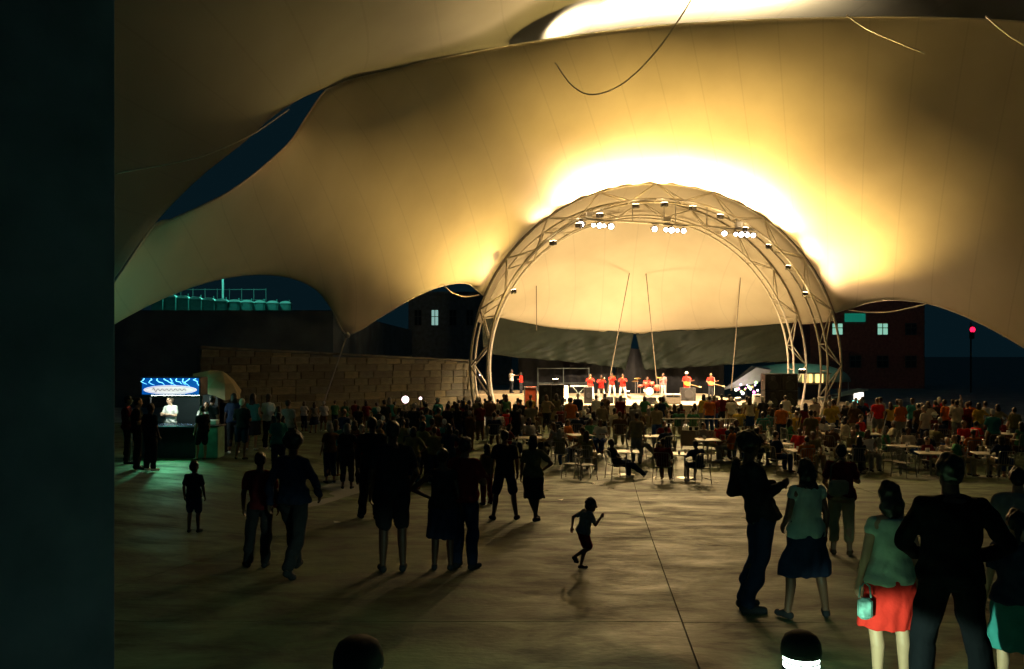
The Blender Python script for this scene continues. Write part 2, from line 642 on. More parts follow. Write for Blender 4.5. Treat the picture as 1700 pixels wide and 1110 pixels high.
def blg(G):
    nv = G.shape[0]
    for j in range(nv):
        t = j / (nv - 1)
        G[j, 1:-1, 1] += 2.5 * math.sin(math.pi * t) ** 1.0
    return G


GB = film(lowb, rear_arc, 40, 500, blg)
ssub(grid_obj('back_panel', GB, cloth, seams=12))
dark_line = mat('dark_rope', (0.12, 0.10, 0.07), 0.8, 0.2, 20)
for i, (a, b) in enumerate((((890, 416, 59), (891, 548, 62)), ((1057, 388, 62), (1008, 650, 62)), ((1066, 388, 62), (1092, 650, 62)), ((1232, 428, 59), (1214, 648, 60)))):
    ssub(MB().tube([at(*a), at(*b)], 0.03, 6).build('guy_line', dark_line))


# ------------------------------------------------------------------ arch trusses
steel = mat('truss_paint', (0.66, 0.60, 0.47), 0.45, 0.12, 5, metal=0.3)


def truss(Y, label):
    t = empty('arch_truss', (AX, Y, 0))
    tag(t, label, 'arch truss', 'arched steel trusses of the stage')
    a0 = 180 + math.degrees(math.asin((AZ - 0.05) / AR))
    ao = np.linspace(a0, 180 - a0, 49)
    ri = AR - 1.0
    b0 = 180 + math.degrees(math.asin(min(0.99, (AZ - 0.05) / ri)))
    ai = np.linspace(b0, 180 - b0, 49)
    def pt(r, a, dy):
        return Vector((r * math.cos(R(a)), dy, AZ + r * math.sin(R(a))))
    outer = [pt(AR, a, 0) for a in ao]
    i1 = [pt(ri, a, -0.55) for a in ai]
    i2 = [pt(ri, a, 0.55) for a in ai]
    for ch, rr in ((outer, 0.075), (i1, 0.065), (i2, 0.065)):
        MB().tube(ch, rr, 8).build('chord', steel, t, smooth=True)
    for k in range(0, 48, 2):
        for ch in (i1, i2):
            if (k // 2) % 2 == 0:
                a, b = outer[k], ch[k + 2]
            else:
                a, b = ch[k], outer[k + 2]
            MB().tube([a, b], 0.04, 6).build('brace', steel, t, smooth=True)
        MB().tube([i1[k], i2[k]], 0.035, 6).build('brace', steel, t, smooth=True)
    for p in (outer[0], outer[-1], i1[0], i1[-1], i2[0], i2[-1]):
        MB().box((p.x - .2, p.y - .2, 0), (p.x + .2, p.y + .2, 0.06)).build('foot_plate', steel, t)
    return t


truss(AF, 'front arched steel truss framing the stage opening')
truss(AB, 'rear arched steel truss standing inside the stage shell')

# ------------------------------------------------------------------ stage and plinth
black = mat('black_paint', (0.018, 0.018, 0.02), 0.5, 0.2, 8)
dark = mat('dark_cloth', (0.005, 0.006, 0.009), 0.85, 0.3, 6, bump=0.3)
ply = mat('stage_deck_paint', (0.55, 0.46, 0.33), 0.35, 0.18, 1.5, bump=0.15)
tan = mat('tan_concrete', (0.36, 0.29, 0.18), 0.8, 0.25, 1.2, bump=0.3)
SZ = 1.12
stage = empty('stage', (8.5, 50, 0))
tag(stage, 'brightly lit tan stage platform under the arch', 'stage')


def st(o):
    o.parent = stage
    o.matrix_parent_inverse = Matrix.Translation((-8.5, -50, 0))
    return o


for i in range(6):
    for j in range(6):
        x0, y0 = 2.2 + i * 2.12, 50 + j * 2.6
        st(MB().bbox((x0, y0, SZ - 0.06), (x0 + 2.11, y0 + 2.59, SZ), 0.008).build('deck_panel', ply))
for i in range(6):
    x0 = 2.2 + i * 2.12
    st(MB().box((x0 + .01, 50.08, 0.0), (x0 + 2.10, 50.14, SZ - 0.065)).build('skirt_panel', tan))
st(MB().box((2.25, 50.3, 0), (14.85, 65.5, SZ - 0.07)).build('understructure', black))
for i in range(3):
    st(MB().box((14.95, 51 + i * .3, 0), (16.0, 51.3 + i * .3, SZ - i * .28)).build('step', tan))
pl = MB().bbox((-6.2, 58.5, 0), (2.0, 66, 1.35), 0.04).build('plinth_wall', tan)
tag(pl, 'low tan concrete plinth left of the stage behind the arch leg', 'wall')
pl2 = MB().bbox((15.2, 57.0, 0), (24, 64, 0.7), 0.04).build('plinth_wall', tan)
tag(pl2, 'low tan concrete plinth right of the stage behind the speakers', 'wall')

# tarps hanging below the back edge of the shell
tarpm = mat('olive_tarpaulin', (0.010, 0.015, 0.011), 0.6, 0.3, 2.5, bump=0.25, bscale=14.0, spec=.15)


def tarp(top, bot, label, seed):
    n, m_ = 150, 24
    T = resample(P3(top), n)
    B = resample(P3(bot), n)
    G = np.array([T * (1 - t) + B * t for t in np.linspace(0, 1, m_)])
    rs = np.random.RandomState(seed)
    ph = rs.rand(12) * 6.28
    for j in range(m_):
        for i in range(n):
            x = G[j, i, 0]
            t = j / (m_ - 1)
            fold = sum(math.sin((x + (0.9 * k - 3) * t * 1.4) * (0.9 + 0.55 * k) + ph[k]) / (1.3 + k * 0.4) for k in range(12))
            G[j, i, 1] += 0.20 * fold * (0.35 + 0.65 * t)
            G[j, i, 2] += 0.03 * math.sin(x * 3 + ph[3]) * t
    o = grid_obj('tarpaulin', G, tarpm, thick=0.015)
    return tag(o, label, 'tarpaulin', 'tarpaulins hung behind the stage')


tarp([(800, 526, 57.5), (822, 525, 60), (870, 534, 63), (930, 543, 65), (990, 547, 66), (1052, 553, 66.4)],
     [(802, 575, 57.5), (822, 588, 60), (870, 594, 63), (930, 599, 65), (990, 605, 66), (1039, 613, 66.4)],
     'left dark olive tarpaulin hanging behind the horn players', 3)
tarp([(1056, 553, 66.4), (1120, 548, 66), (1180, 545, 65), (1250, 540, 63), (1312, 535, 60)],
     [(1068, 613, 66.4), (1120, 611, 66), (1180, 607, 65), (1250, 603, 63), (1312, 598, 60)],
     'right dark olive tarpaulin hanging behind the guitarists', 8)
# dark drape under the tarps at the back of the stage
for x0, x1, nm in ((0.5, 8.0, 'left'), (8.3, 17.0, 'right')):
    mb = MB()
    n = 60
    vs = []
    for i in range(n):
        x = x0 + (x1 - x0) * i / (n - 1)
        y = 67.6 + 0.12 * math.sin(x * 5.0)
        vs += [(x, y, 0), (x, y, 4.6)]
    mb.add(vs, [(2 * i, 2 * i + 2, 2 * i + 3, 2 * i + 1) for i in range(n - 1)])
    o = mb.build('backdrop_drape', dark, smooth=True)
    o.modifiers.new('thickness', 'SOLIDIFY').thickness = 0.03
    tag(o, nm + ' black drape hanging below the tarpaulins behind the band', 'drape', 'black drapes behind the band')

# ------------------------------------------------------------------ lighting bar and lamps
lensm = emat('lamp_lens', (1.0, 0.86, 0.78), 28.0)
alu = mat('aluminium', (0.6, 0.58, 0.55), 0.35, 0.1, 10, metal=0.7)
bar_a, bar_b = at(957, 362, 49.3), at(1256, 381, 49.6)
bar = empty('lighting_bar', bar_a)
tag(bar, 'white pipe of stage lights hung below the top of the arch', 'lighting bar')
MB().tube([(0, 0, 0), bar_b - bar_a], 0.07, 8).build('pipe', alu, bar)
for px, py in ((998, 340), (1050, 331), (1102, 325), (1121, 325), (1173, 334), (1222, 352)):
    t = (px - 957) / 299.0
    p = (bar_b - bar_a) * t
    ang = math.acos(max(-1, min(1, (bar_a.x + p.x - AX) / 10.0)))
    ztop = AZ + 10.0 * math.sin(ang)
    MB().tube([p, (p.x, p.y + (AF - .5 - (bar_a.y + p.y)), ztop - bar_a.z)], 0.03, 6).build('hanger', alu, bar)
par_h = MB().lathe([(0.10, -0.30), (0.15, -0.24), (0.17, 0.0), (0.19, 0.02), (0.19, 0.05), (0.16, 0.05)], 14).mesh('housing', True)
par_l = MB().lathe([(0.155, 0.035), (0.12, 0.075), (0.05, 0.095)], 14).mesh('lens', True)
par_y = MB().tube([(-.2, 0, 0), (-.22, 0, -.25), (0, 0, -.42), (.22, 0, -.25), (.2, 0, 0)], 0.02, 6).mesh('yoke', True)
pars = [(964, 1.25), (985, .75), (995, 1.05), (1003, .7), (1014, 1.1), (1086, 1.0), (1105, .85), (1114, 1.15), (1124, .65), (1134, .95), (1202, 1.0), (1221, .75), (1230, 1.05), (1240, .85), (1250, .9)]
for k, (px, sz) in enumerate(pars):
    t = (px - 957) / 299.0
    p = bar_a + (bar_b - bar_a) * t
    o = empty('stage_light', (p.x, p.y - 0.05, p.z - 0.34), 0, sz)
    # lens looks down and out towards the audience
    d = Vector((rnd.uniform(-.25, .25), -1, -0.45)).normalized()
    o.rotation_euler = d.to_track_quat('Z', 'Y').to_euler()
    tag(o, ordn(k + 1) + ' glowing stage light from the left on the hanging bar', 'stage light', 'stage lights on the hanging bar')
    link('housing', par_h, black, o)
    link('lens', par_l, lensm, o)
    link('yoke', par_y, black, o)
for k, t in enumerate((0.07, 0.5, 0.9)):
    p = bar_a + (bar_b - bar_a) * t
    o = MB().bbox((p.x - .2, p.y - .2, p.z + .085), (p.x + .2, p.y + .2, p.z + .4), 0.03).build('junction_box', mat('white_metal', (0.75, 0.72, 0.68), 0.4, 0.08, 5))
    tag(o, ['left', 'middle', 'right'][k] + ' white electrical box on top of the lighting bar', 'electrical box', 'boxes on the lighting bar')
    lamp('bar_beam', (p.x, p.y + 0.3, p.z - .4), BAR_W, (1.0, 0.70, 0.42), 0.25, None, (p.x * .7 + 2.6, 55.5, SZ), 100, 0.7)

for k, t in enumerate((0.2, 0.55, 0.85)):
    p = bar_a + (bar_b - bar_a) * t
    lamp('audience_beam', (p.x, p.y - 0.5, p.z - .5), AUD_W, (1.0, 0.68, 0.30), 0.3, None, ((3.0, 9.0, 15.0)[k], 31.0, 0), 56, 1.0)
# floods on the arch that wash the fabric, each a small real fixture clamped to the truss
flood_h = MB().bbox((-.2, -.12, -.14), (.2, .12, .14), 0.03).mesh('housing')
flood_l = MB().bbox((-.17, .12, -.11), (.17, .135, .11), 0.005).mesh('lens')
flens = emat('flood_lens', (1.0, 0.75, 0.42), 20)


def flood(p, target, watts, label, cone=150, group='floodlights on the arch', colr=WARM, rad=0.2):
    o = empty('floodlight', p)
    d = (Vector(target) - Vector(p)).normalized()
    up_ = Vector((d.x * .15, d.y * .05, 1)).normalized()
    o.rotation_euler = (up_ if d.z > .4 else d).to_track_quat('Y', 'Z').to_euler()
    tag(o, label, 'floodlight', group)
    link('housing', flood_h, black, o)
    link('lens', flood_l, flens, o)
    lamp('flood_beam', Vector(p) + d * 0.12 + Vector((0, 0, .16)), watts, colr, rad, None, target, cone, 1.0)
    return o


for k, a in enumerate((152, 130, 119, 111, 98, 88, 78, 68, 58, 48, 38, 27)):
    p = Vector((AX + (AR - 1.45) * math.cos(R(a)), AF - 0.95, AZ + (AR - 1.45) * math.sin(R(a)) + .02))
    tg = p + (Vector((4.0 * math.cos(R(a)), -4.2, 8.0 * math.sin(R(a)) + 1)) if 40 < a < 110 else Vector((8.0 * math.cos(R(a)), -4.0, 4.0)) if a < 40 or a > 140 else Vector((2.5 * math.cos(R(a)), -4.0, 9.0)))
    flood(p, tg, ARCH_W * (0.02, 0.05, 0.20, 0.34, 0.2, 0.34, 0.42, 0.30, 0.30, 0.13, .05, .035)[k], ordn(k + 1) + ' floodlight from the left on the curve of the front arch', 114, 'floodlights on the arch', (1.0, .64, .34), .2)
# added fill lamps at the stage front, brightening the roof before the arch
for k, (x, y, z) in enumerate(((2.55, 49.4, 2.56), (8.6, 49.75, .55), (17.0, 49.4, 3.12))):
    flood((x, y, z), ((-3.0, 8.5, 15.5)[k], (44.0, 42.5, 39.5)[k], (12.5, 15.5, 17.0)[k]), WASH_W * (.6, 2.5, 1.3)[k], ['left floodlight on the speaker stack aimed up at the roof', 'floodlight in front of the stage skirt aimed up at the roof', 'right floodlight on the speaker stack aimed up at the roof'][k], (68, 68, 84)[k], 'floodlights aimed up at the roof')
# fill uplights added on the stage floor to brighten the shell
for k, (x, y) in enumerate(((3.2, 53.0), (8.6, 63.0), (14.2, 53.0))):
    flood((x, y, SZ + 0.16), (8.5 + (x - 8.5) * .2, 63 if k != 1 else 58, 10.5), SHELL_W, ['left', 'middle', 'right'][k] + ' uplight on the stage floor aimed at the cream shell', 150, 'uplights on the stage floor', (1.0, .70, .33))
# floods between the two roof panels
for k, px in enumerate((945, 1040, 1150, 1260)):
    p = at(px, 84 if px < 1000 else 60, 43.9)
    flood(p, p + Vector((.35, .7, 3)), RIDGE_W * (.4, .8, .95, .8)[k], ordn(k + 1) + ' floodlight from the left behind the free upper edge of the roof', 152, 'floodlights behind the roof edge', (1.0, .72, .42))

# ------------------------------------------------------------------ near pillar on the left
pil = empty('pillar', (-1.99, 2.82, gz(-1.99, 2.82)), R(62))
tag(pil, 'black square pillar close to the camera at the left edge', 'pillar')
pb = mat('pillar_paint', (0.16, 0.21, 0.30), 0.95, 0.3, 3, spec=.05)
MB().bbox((-.45, -.4, 0.25), (.45, .4, 9.0), 0.004).build('shaft', pb, pil)
MB().bbox((-.52, -.47, -.1), (.52, .47, 0.25), 0.02).build('base', pb, pil)

# ------------------------------------------------------------------ stone retaining wall on the left
stone = [mat('wall_stone_%s' % n, c, 0.85, 0.35, 2.2, bump=0.6, bscale=9) for n, c in
         (('buff', (0.17, 0.155, 0.10)), ('brown', (0.11, 0.10, 0.065)), ('ochre', (0.23, 0.20, 0.115)), ('grey', (0.13, 0.125, 0.09)))]
W0, W1 = Vector((-17.5, 47.1, 0)), Vector((-2.6, 57.5, 0))
wd = (W1 - W0)
WL = wd.length
wall = empty('stone_wall', W0, math.atan2(wd.y, wd.x))
tag(wall, 'long stone block retaining wall behind the crowd left of the stage', 'wall')
blk = []
for k in range(4):
    rs = random.Random(k)
    mb = MB().bbox((0, -.25, 0), (1, .25, 1), 0.03)
    mb.v = [(x, y + rs.uniform(-.02, .02), z + rs.uniform(-.008, .008)) for x, y, z in mb.v]
    me = mb.mesh('block')
    blk.append(me)
CH = 0.44
rs = random.Random(5)
for c in range(10):
    x = -rs.uniform(0.2, 0.9)
    while x < WL:
        L = rs.uniform(0.8, 1.5)
        x0, x1 = max(0, x), min(WL, x + L)
        xm = (x0 + x1) / 2 / WL
        top = 4.45 - 0.85 * xm
        if x1 - x0 > 0.15 and c * CH < top - 0.1:
            o = link('block', blk[rs.randrange(4)], rs.choice(stone + stone[:2]), wall)
            o.location = (x0 + .008, rs.uniform(-.02, .02), c * CH)
            o.scale = (x1 - x0 - .016, 1, min(CH, top - c * CH) - 0.016)
        x += L
MB().box((0, -.18, 0), (WL, .2, 3.55)).build('mortar_core', mat('mortar', (0.12, 0.10, 0.07), 0.95, 0.2, 5), wall)
for i in range(9):
    x0 = WL * i / 9
    za, zb = 4.47 - .85 * i / 9, 4.47 - .85 * (i + 1) / 9
    MB().add([(x0 + .01, -.33, za), (x0 + WL / 9 - .01, -.33, zb), (x0 + WL / 9 - .01, .33, zb), (x0 + .01, .33, za),
              (x0 + .01, -.33, za + .12), (x0 + WL / 9 - .01, -.33, zb + .12), (x0 + WL / 9 - .01, .33, zb + .12), (x0 + .01, .33, za + .12)],
             [(3, 2, 1, 0), (4, 5, 6, 7), (0, 1, 5, 4), (1, 2, 6, 5), (2, 3, 7, 6), (3, 0, 4, 7)]).build('coping', stone[3], wall)

# terrace above the wall with portable toilets and street lamp
ter = struct(MB().box((-70, 66, -0.1), (-14, 130, 7.6)).build('terrace', mat('dark_bank', (0.10, 0.13, 0.14), 0.95, 0.3, 0.5)))
toil_b = mat('toilet_plastic', (0.06, 0.16, 0.15), 0.5, 0.15, 4)
toil_r = mat('toilet_roof', (0.5, 0.6, 0.58), 0.45, 0.1, 4)
tb = MB().bbox((-.52, -.55, 0), (.52, .55, 2.05), 0.03).mesh('cabin')
td = MB().bbox((-.34, -.585, .12), (.34, -.555, 1.9), 0.008).mesh('door')
mbr = MB()
rings = []
for k in range(7):
    a = math.pi * k / 6
    rings.append((-.56 * math.cos(a), 2.05 + .30 * math.sin(a)))
vs = [(x, -.6, z) for x, z in rings] + [(x, .6, z) for x, z in rings]
tr = mbr.add(vs, [tuple(range(6, -1, -1)), tuple(range(7, 14))] + [(k, k + 1, k + 8, k + 7) for k in range(6)] + [(6, 0, 7, 13)]).mesh('roof')
tv = MB().tube([(.3, .4, 2.1), (.3, .4, 2.6)], 0.05, 8).mesh('vent_pipe')
tbase = MB().box((-.58, -.6, -.1), (.58, .6, 0.0)).mesh('skid')
for k in range(11):
    t = k / 10
    px, py = 263 + 212 * t, 487 + 18 * t
    Y = 80 + 6 * t
    p = at(px, py, Y)
    o = empty('portable_toilet', (p.x, p.y, 7.7), R(8))
    o.scale = (1.0, 1.0, max(0.8, (p.z - 7.7) / 2.35))
    tag(o, ordn(k + 1) + ' portable toilet from the left in the teal-lit row above the wall', 'portable toilet', 'portable toilets on the terrace')
    link('cabin', tb, toil_b, o); link('door', td, toil_b, o); link('roof', tr, toil_r, o)
    link('vent_pipe', tv, toil_b, o); link('skid', tbase, toil_b, o)
lampc = empty('street_lamp', (at(370, 480, 84).x, 84, 7.6))
tag(lampc, 'tall teal-lit street lamp pole standing among the portable toilets', 'street lamp')
pole_m = mat('lamp_pole', (0.35, 0.4, 0.4), 0.5, 0.1, 5)
MB().tube([(0, 0, 0), (0, 0, 9.0), (0.2, -.3, 9.5), (.6, -1.5, 9.7)], [.12, .08, .06, .05], 8).build('pole', pole_m, lampc)
MB().bbox((.3, -2.1, 9.6), (.9, -1.4, 9.8), 0.03).build('lamp_head', pole_m, lampc)
MB().bbox((.36, -2.0, 9.57), (.84, -1.5, 9.6), 0.01).build('lens', emat('teal_lens', TEAL, 6), lampc)
lamp('street_lamp_beam', (lampc.location.x + .6, 82.2, 16.9), 6000, (.15, 1.0, .75), 0.3, None, (lampc.location.x - 1.5, 83, 8), 150, .5)
fen = empty('terrace_fence', (at(300, 480, 90).x, 90, 7.6))
fen_m = mat('railing_paint', (.06, .08, .08), .6, .1, 5)
tag(fen, 'faint railing behind the portable toilets', 'fence')
for k in range(8):
    MB().tube([(k * 1.3, 0, 0), (k * 1.3, 0, 3.6)], 0.05, 6).build('post', fen_m, fen)
for z in (1.2, 2.4, 3.5):
    MB().tube([(0, 0, z), (9.1, 0, z)], 0.04, 6).build('rail', fen_m, fen)

# ------------------------------------------------------------------ dark buildings beyond the tent
brick = mat('dark_brick', (0.30, 0.13, 0.11), 0.85, 0.3, 3)
slate = mat('dark_slate', (0.14, 0.17, 0.19), 0.8, 0.3, 2)
pane_d = mat('dark_glass', (0.02, 0.03, 0.035), 0.1, 0.1, 2, spec=0.6)
pane_l = emat('lit_pane', (0.45, 1.0, 0.75), 0.55)
pane_w = emat('pale_pane', (0.55, 1.0, 0.9), 0.42)


def building(x0, x1, Y, h, m, wins, label, lit):
    b = empty('building', ((x0 + x1) / 2, Y, 0))
    tag(b, label, 'building')
    hw = (x1 - x0) / 2
    MB().box((-hw, 0, -.1), (hw, 14, h)).build('wall', m, b)
    MB().bbox((-hw - .25, -.25, h), (hw + .25, 14.2, h + .5), 0.05).build('roof', slate, b)
    fm = mat('window_frame_paint', (0.10, 0.11, 0.11), 0.6, 0.1, 5)
    for k, (cx, cz, ww, wh, islit) in enumerate(wins):
        cx -= (x0 + x1) / 2
        f = MB()
        f.box((cx - ww / 2 - .08, -.1, cz - wh / 2 - .08), (cx + ww / 2 + .08, -.003, cz - wh / 2))
        f.box((cx - ww / 2 - .08, -.1, cz + wh / 2), (cx + ww / 2 + .08, -.003, cz + wh / 2 + .08))
        f.box((cx - ww / 2 - .08, -.1, cz - wh / 2), (cx - ww / 2, -.003, cz + wh / 2))
        f.box((cx + ww / 2, -.1, cz - wh / 2), (cx + ww / 2 + .08, -.003, cz + wh / 2))
        f.box((cx - .05, -.1, cz - wh / 2), (cx + .05, -.003, cz + wh / 2))
        f.box((cx - ww / 2, -.098, cz + .1), (cx - .05, -.003, cz + .2))
        f.box((cx + .05, -.098, cz + .1), (cx + ww / 2, -.003, cz + .2))
        wf = f.build('window', fm, b)
        MB().box((cx - ww / 2, -.05, cz - wh / 2), (cx + ww / 2, -.04, cz + wh / 2)).build('pane', lit if islit else pane_d, wf)
    return b


Yb = 105.0
g = lambda px, py: at(px, py, Yb)
wl = []
for (px, py, lit) in ((1465, 546, True), (1512, 546, False), (1390, 546, True), (1420, 600, False), (1465, 600, False), (1512, 600, False)):
    q = g(px, py)
    wl.append((q.x, q.z, 1.25, 1.35, lit))
bR = building(g(1345, 600).x, g(1535, 600).x, Yb, 12.0, brick, wl, 'dark brick building with a lit teal window right of the arch', pane_l)
q0, q1 = g(1402, 520), g(1436, 534)
pn = MB().bbox((q0.x, Yb - .18, q1.z), (q1.x, Yb - .01, q0.z), 0.02).build('wall_panel', emat('green_panel', (0.02, 0.55, 0.36), 0.22))
tag(pn, 'dim green lit panel on the brick building beside the arch', 'sign panel')
Yb = 118.0
wl = []
for (px, py, lit) in ((722, 527, True), (694, 527, False), (752, 527, False), (780, 527, False)):
    q = g(px, py)
    wl.append((q.x, q.z, .9, 2.1, lit))
building(g(678, 600).x, g(850, 600).x, Yb, 12.5, slate, wl, 'dark building with one pale tall window left of the arch', pane_w)
# red signal on its pole
sg = empty('traffic_signal', (at(1613, 547, 92).x, 92, 0))
tag(sg, 'traffic signal glowing red in the dark at far right', 'traffic signal')
zs = at(1613, 547, 92).z
MB().tube([(0, .15, 0), (0, .15, zs + .8)], 0.09, 8).build('pole', black, sg)
MB().bbox((-.22, -.2, zs - 1.0), (.22, .12, zs + .45), 0.03).build('housing', black, sg)
for k, dz in enumerate((0.0, -.35, -.7)):
    MB().lathe([(.3 if k == 0 else .14, 0), (.2 if k == 0 else .1, .06), (.05, .09)], 16, (0, -.205, zs + dz), Matrix.Rotation(R(90), 3, 'X')).build(
        'lens', emat('red_signal', (1.0, .01, .06), 3.0) if k == 0 else pane_d, sg, smooth=True)
    MB().tube([(-.2, -.42, zs + dz + .1), (-.12, -.44, zs + dz + .2), (0, -.45, zs + dz + .22), (.12, -.44, zs + dz + .2), (.2, -.42, zs + dz + .1)], 0.012, 5).build('visor', black, sg)

# ------------------------------------------------------------------ domed marquee and stalls behind the stage on the right
dome_m = mat('marquee_fabric', (0.35, 0.5, 0.42), 0.7, 0.15, 1.0)
Yd = 82.0
dc = at(1322, 650, Yd)
mq = empty('marquee', (dc.x, Yd, 0))
tag(mq, 'pale green domed marquee with lit stalls right behind the stage', 'marquee')
zt = at(1322, 603, Yd).z
vs, fs = [], []
n, m_ = 28, 10
for j in range(m_ + 1):
    a = math.pi / 2 * j / m_
    for i in range(n):
        t = 2 * math.pi * i / n
        sc_ = 1 + 0.03 * abs(math.sin(t * 4))
        vs.append((5.0 * sc_ * math.cos(t) * math.cos(a) ** .8, 3.6 * sc_ * math.sin(t) * max(0, math.cos(a)) ** .8, 1.55 + (zt - 1.55) * math.sin(a)))
for j in range(m_):
    for i in range(n):
        i2 = (i + 1) % n
        fs.append((j * n + i, j * n + i2, j * n + n + i2, j * n + n + i))
dm = MB().add(vs, fs).build('canopy', dome_m, mq, smooth=True)
dm.modifiers.new('thickness', 'SOLIDIFY').thickness = 0.03
for i in range(8):
    t = 2 * math.pi * (i + .5) / 8
    MB().tube([(4.9 * math.cos(t), 3.5 * math.sin(t), 0), (4.9 * math.cos(t), 3.5 * math.sin(t), 1.6)], 0.05, 6).build('post', alu, mq)
lamp('marquee_glow', (dc.x - 1, Yd - 6, 6.0), 170, (.4, 1.0, .72), .3, None, (dc.x - .5, Yd, 2), 90)
warm_e = emat('stall_glow', (1.0, 0.62, 0.2), 2.2)
q = at(1356, 628, 77)
stl = empty('food_stall', (q.x, 77, 0))
tag(stl, 'small stall with glowing yellow panels below the marquee', 'stall')
MB().bbox((-1.1, 0, 0), (1.1, 1.2, q.z - .5), 0.03).build('counter', black, stl)
MB().bbox((-1.25, -.3, q.z + .42), (1.25, 1.4, q.z + .52), 0.02).build('roof', tan, stl)
for x0, x1 in ((-.95, -.5), (-.38, -.05), (.25, .62), (.68, .95)):
    MB().bbox((x0, 1.0, q.z - .42), (x1, 1.05, q.z + .38), 0.01).build('light_panel', warm_e, stl)
for x in (-1.15, 1.15):
    MB().tube([(x, 0, 0), (x, 0, q.z + .45)], .05, 6).build('post', alu, stl)
# pointed white awning with fairground bulbs
q = at(1240, 648, 72)
aw = empty('awning', (q.x, 72, 0))
tag(aw, 'white pointed awning over coloured bulbs behind the right speakers', 'awning')
za = at(1240, 640, 72).z
vs = [(-2.2, 0, za - .4), (0.8, 0, za + 1.55), (2.2, .3, za + 1.3), (1.0, .2, za + .25), (-1.6, 1.2, za - .3), (0.9, 1.6, za + 1.7), (2.4, 1.7, za + 1.5), (1.2, 1.4, za + .4)]
awc = MB().add(vs, [(0, 3, 2, 1), (4, 5, 6, 7), (0, 1, 5, 4), (1, 2, 6, 5), (2, 3, 7, 6), (3, 0, 4, 7)]).build('canopy', mat('white_canvas', (.75, .72, .68), .7, .08, 3), aw)
for x in (-2.0, 2.1):
    MB().tube([(x, .6, 0), (x, .6, za - .2 if x < 0 else za + 1.3)], 0.04, 6).build('post', alu, aw)
lamp('awning_glow', (q.x - .4, 70.5, za + .4), 45, (1, .85, .8), .2, None, (q.x, 72.3, za + .8), 120)
rb = random.Random(11)
bulbs = [((1.0, .95, .85), 'white'), ((1.0, .6, .12), 'amber'), ((1.0, .25, .7), 'pink'), ((.6, .5, 1.0), 'violet'), ((.5, 1.0, .3), 'green')]
for k in range(16):
    c_, nm = bulbs[k % 5]
    px, py = 1222 + 2.4 * k + rb.uniform(-1, 1), 640 + rb.uniform(-3, 14) - (k * .25)
    p = at(px, py, 71.3)
    o = MB().ball(p, rb.uniform(.06, .14), n=10).build('light_bulb', emat('bulb_' + nm, c_, 4.0), smooth=True)
    tag(o, '%s %s bulb, %s from the left in the cluster below the awning' % ('glowing', nm, ordn(k + 1)), 'light bulb', 'coloured bulbs below the awning')
# lit booth further right
q = at(1425, 660, 66)
bo = empty('ticket_booth', (q.x, 66, 0))
tag(bo, 'small booth with a bright white and teal screen right of the arch', 'booth')
MB().bbox((-1.9, .05, 0), (.55, 1.6, q.z + .2), 0.03).build('body', black, bo)
MB().add([(-3.2, -.3, q.z - .3), (.7, -.3, q.z + .6), (.7, 1.8, q.z + .6), (-3.2, 1.8, q.z - .3), (-3.2, -.3, q.z - .22), (.7, -.3, q.z + .68), (.7, 1.8, q.z + .68), (-3.2, 1.8, q.z - .22)],
         [(3, 2, 1, 0), (4, 5, 6, 7), (0, 1, 5, 4), (1, 2, 6, 5), (2, 3, 7, 6), (3, 0, 4, 7)]).build('roof', dome_m, bo)
MB().bbox((-.35, -.05, q.z - .15), (.4, .045, q.z + .42), 0.02).build('screen', emat('booth_screen', (1.0, .92, .8), 2.2), bo)
MB().bbox((-.45, -.06, q.z - .5), (.42, .045, q.z - .2), 0.02).build('screen_base', emat('booth_teal', (.2, 1.0, .85), 1.5), bo)

# ------------------------------------------------------------------ bollard lamps
lens_b = emat('bollard_lens', (0.80, 1.0, 0.88), 14.0)


def bollard(x, y, top, r, label, watts, colr):
    z0 = gz(x, y)
    h = top - z0
    o = empty('bollard_lamp', (x, y, z0))
    tag(o, label, 'bollard lamp', 'bollard lamps in the foreground')
    s = r / .1
    MB().lathe([(.078 * s, -.02), (.078 * s, h - .20 * s), (.095 * s, h - .195 * s), (.095 * s, h - .18 * s)], 28).build('post', black, o, smooth=True)
    MB().lathe([(.088 * s, h - .18 * s), (.09 * s, h - .175 * s), (.09 * s, h - .157 * s), (.088 * s, h - .153 * s)], 28).build('lens', lens_b, o, smooth=True)
    MB().lathe([(.094 * s, h - .153 * s), (.094 * s, h - .147 * s)], 28).build('louvre', black, o)
    MB().lathe([(.088 * s, h - .147 * s), (.09 * s, h - .143 * s), (.09 * s, h - .124 * s), (.088 * s, h - .122 * s)], 28).build('lens', lens_b, o, smooth=True)
    MB().lathe([(.10 * s, h - .122 * s), (.102 * s, h - .10 * s), (.097 * s, h - .06 * s), (.08 * s, h - .025 * s), (.05 * s, h - .006 * s), (.01, h)], 28).build('cap', mat('bollard_cap', (.012, .014, .02), .75, .1, 8, spec=.2), o, smooth=True)
    for a_ in (45, 135, 225, 315):     # the lantern throws its light outwards and down, cut off by the cap
        d = Vector((math.cos(R(a_)), math.sin(R(a_)), 0))
        q_ = Vector((x, y, z0 + h - .16 * s)) + d * .13 * s
        lamp('bollard_beam', q_, watts, colr, .02, None, q_ + d - Vector((0, 0, .84)), 84, .25)
    return o


p = at(1330, 1047, 4.3)
bollard(p.x, 4.3, p.z, .1, 'domed bollard lamp with a bright white ring near the red skirt', 190, (.62, 1.0, .66))
p = at(595, 1056, 3.9)
bollard(p.x, 3.9, p.z, .115, 'domed bollard lamp at bottom centre-left with only its dark cap showing', 16, (.20, 1.0, .66))

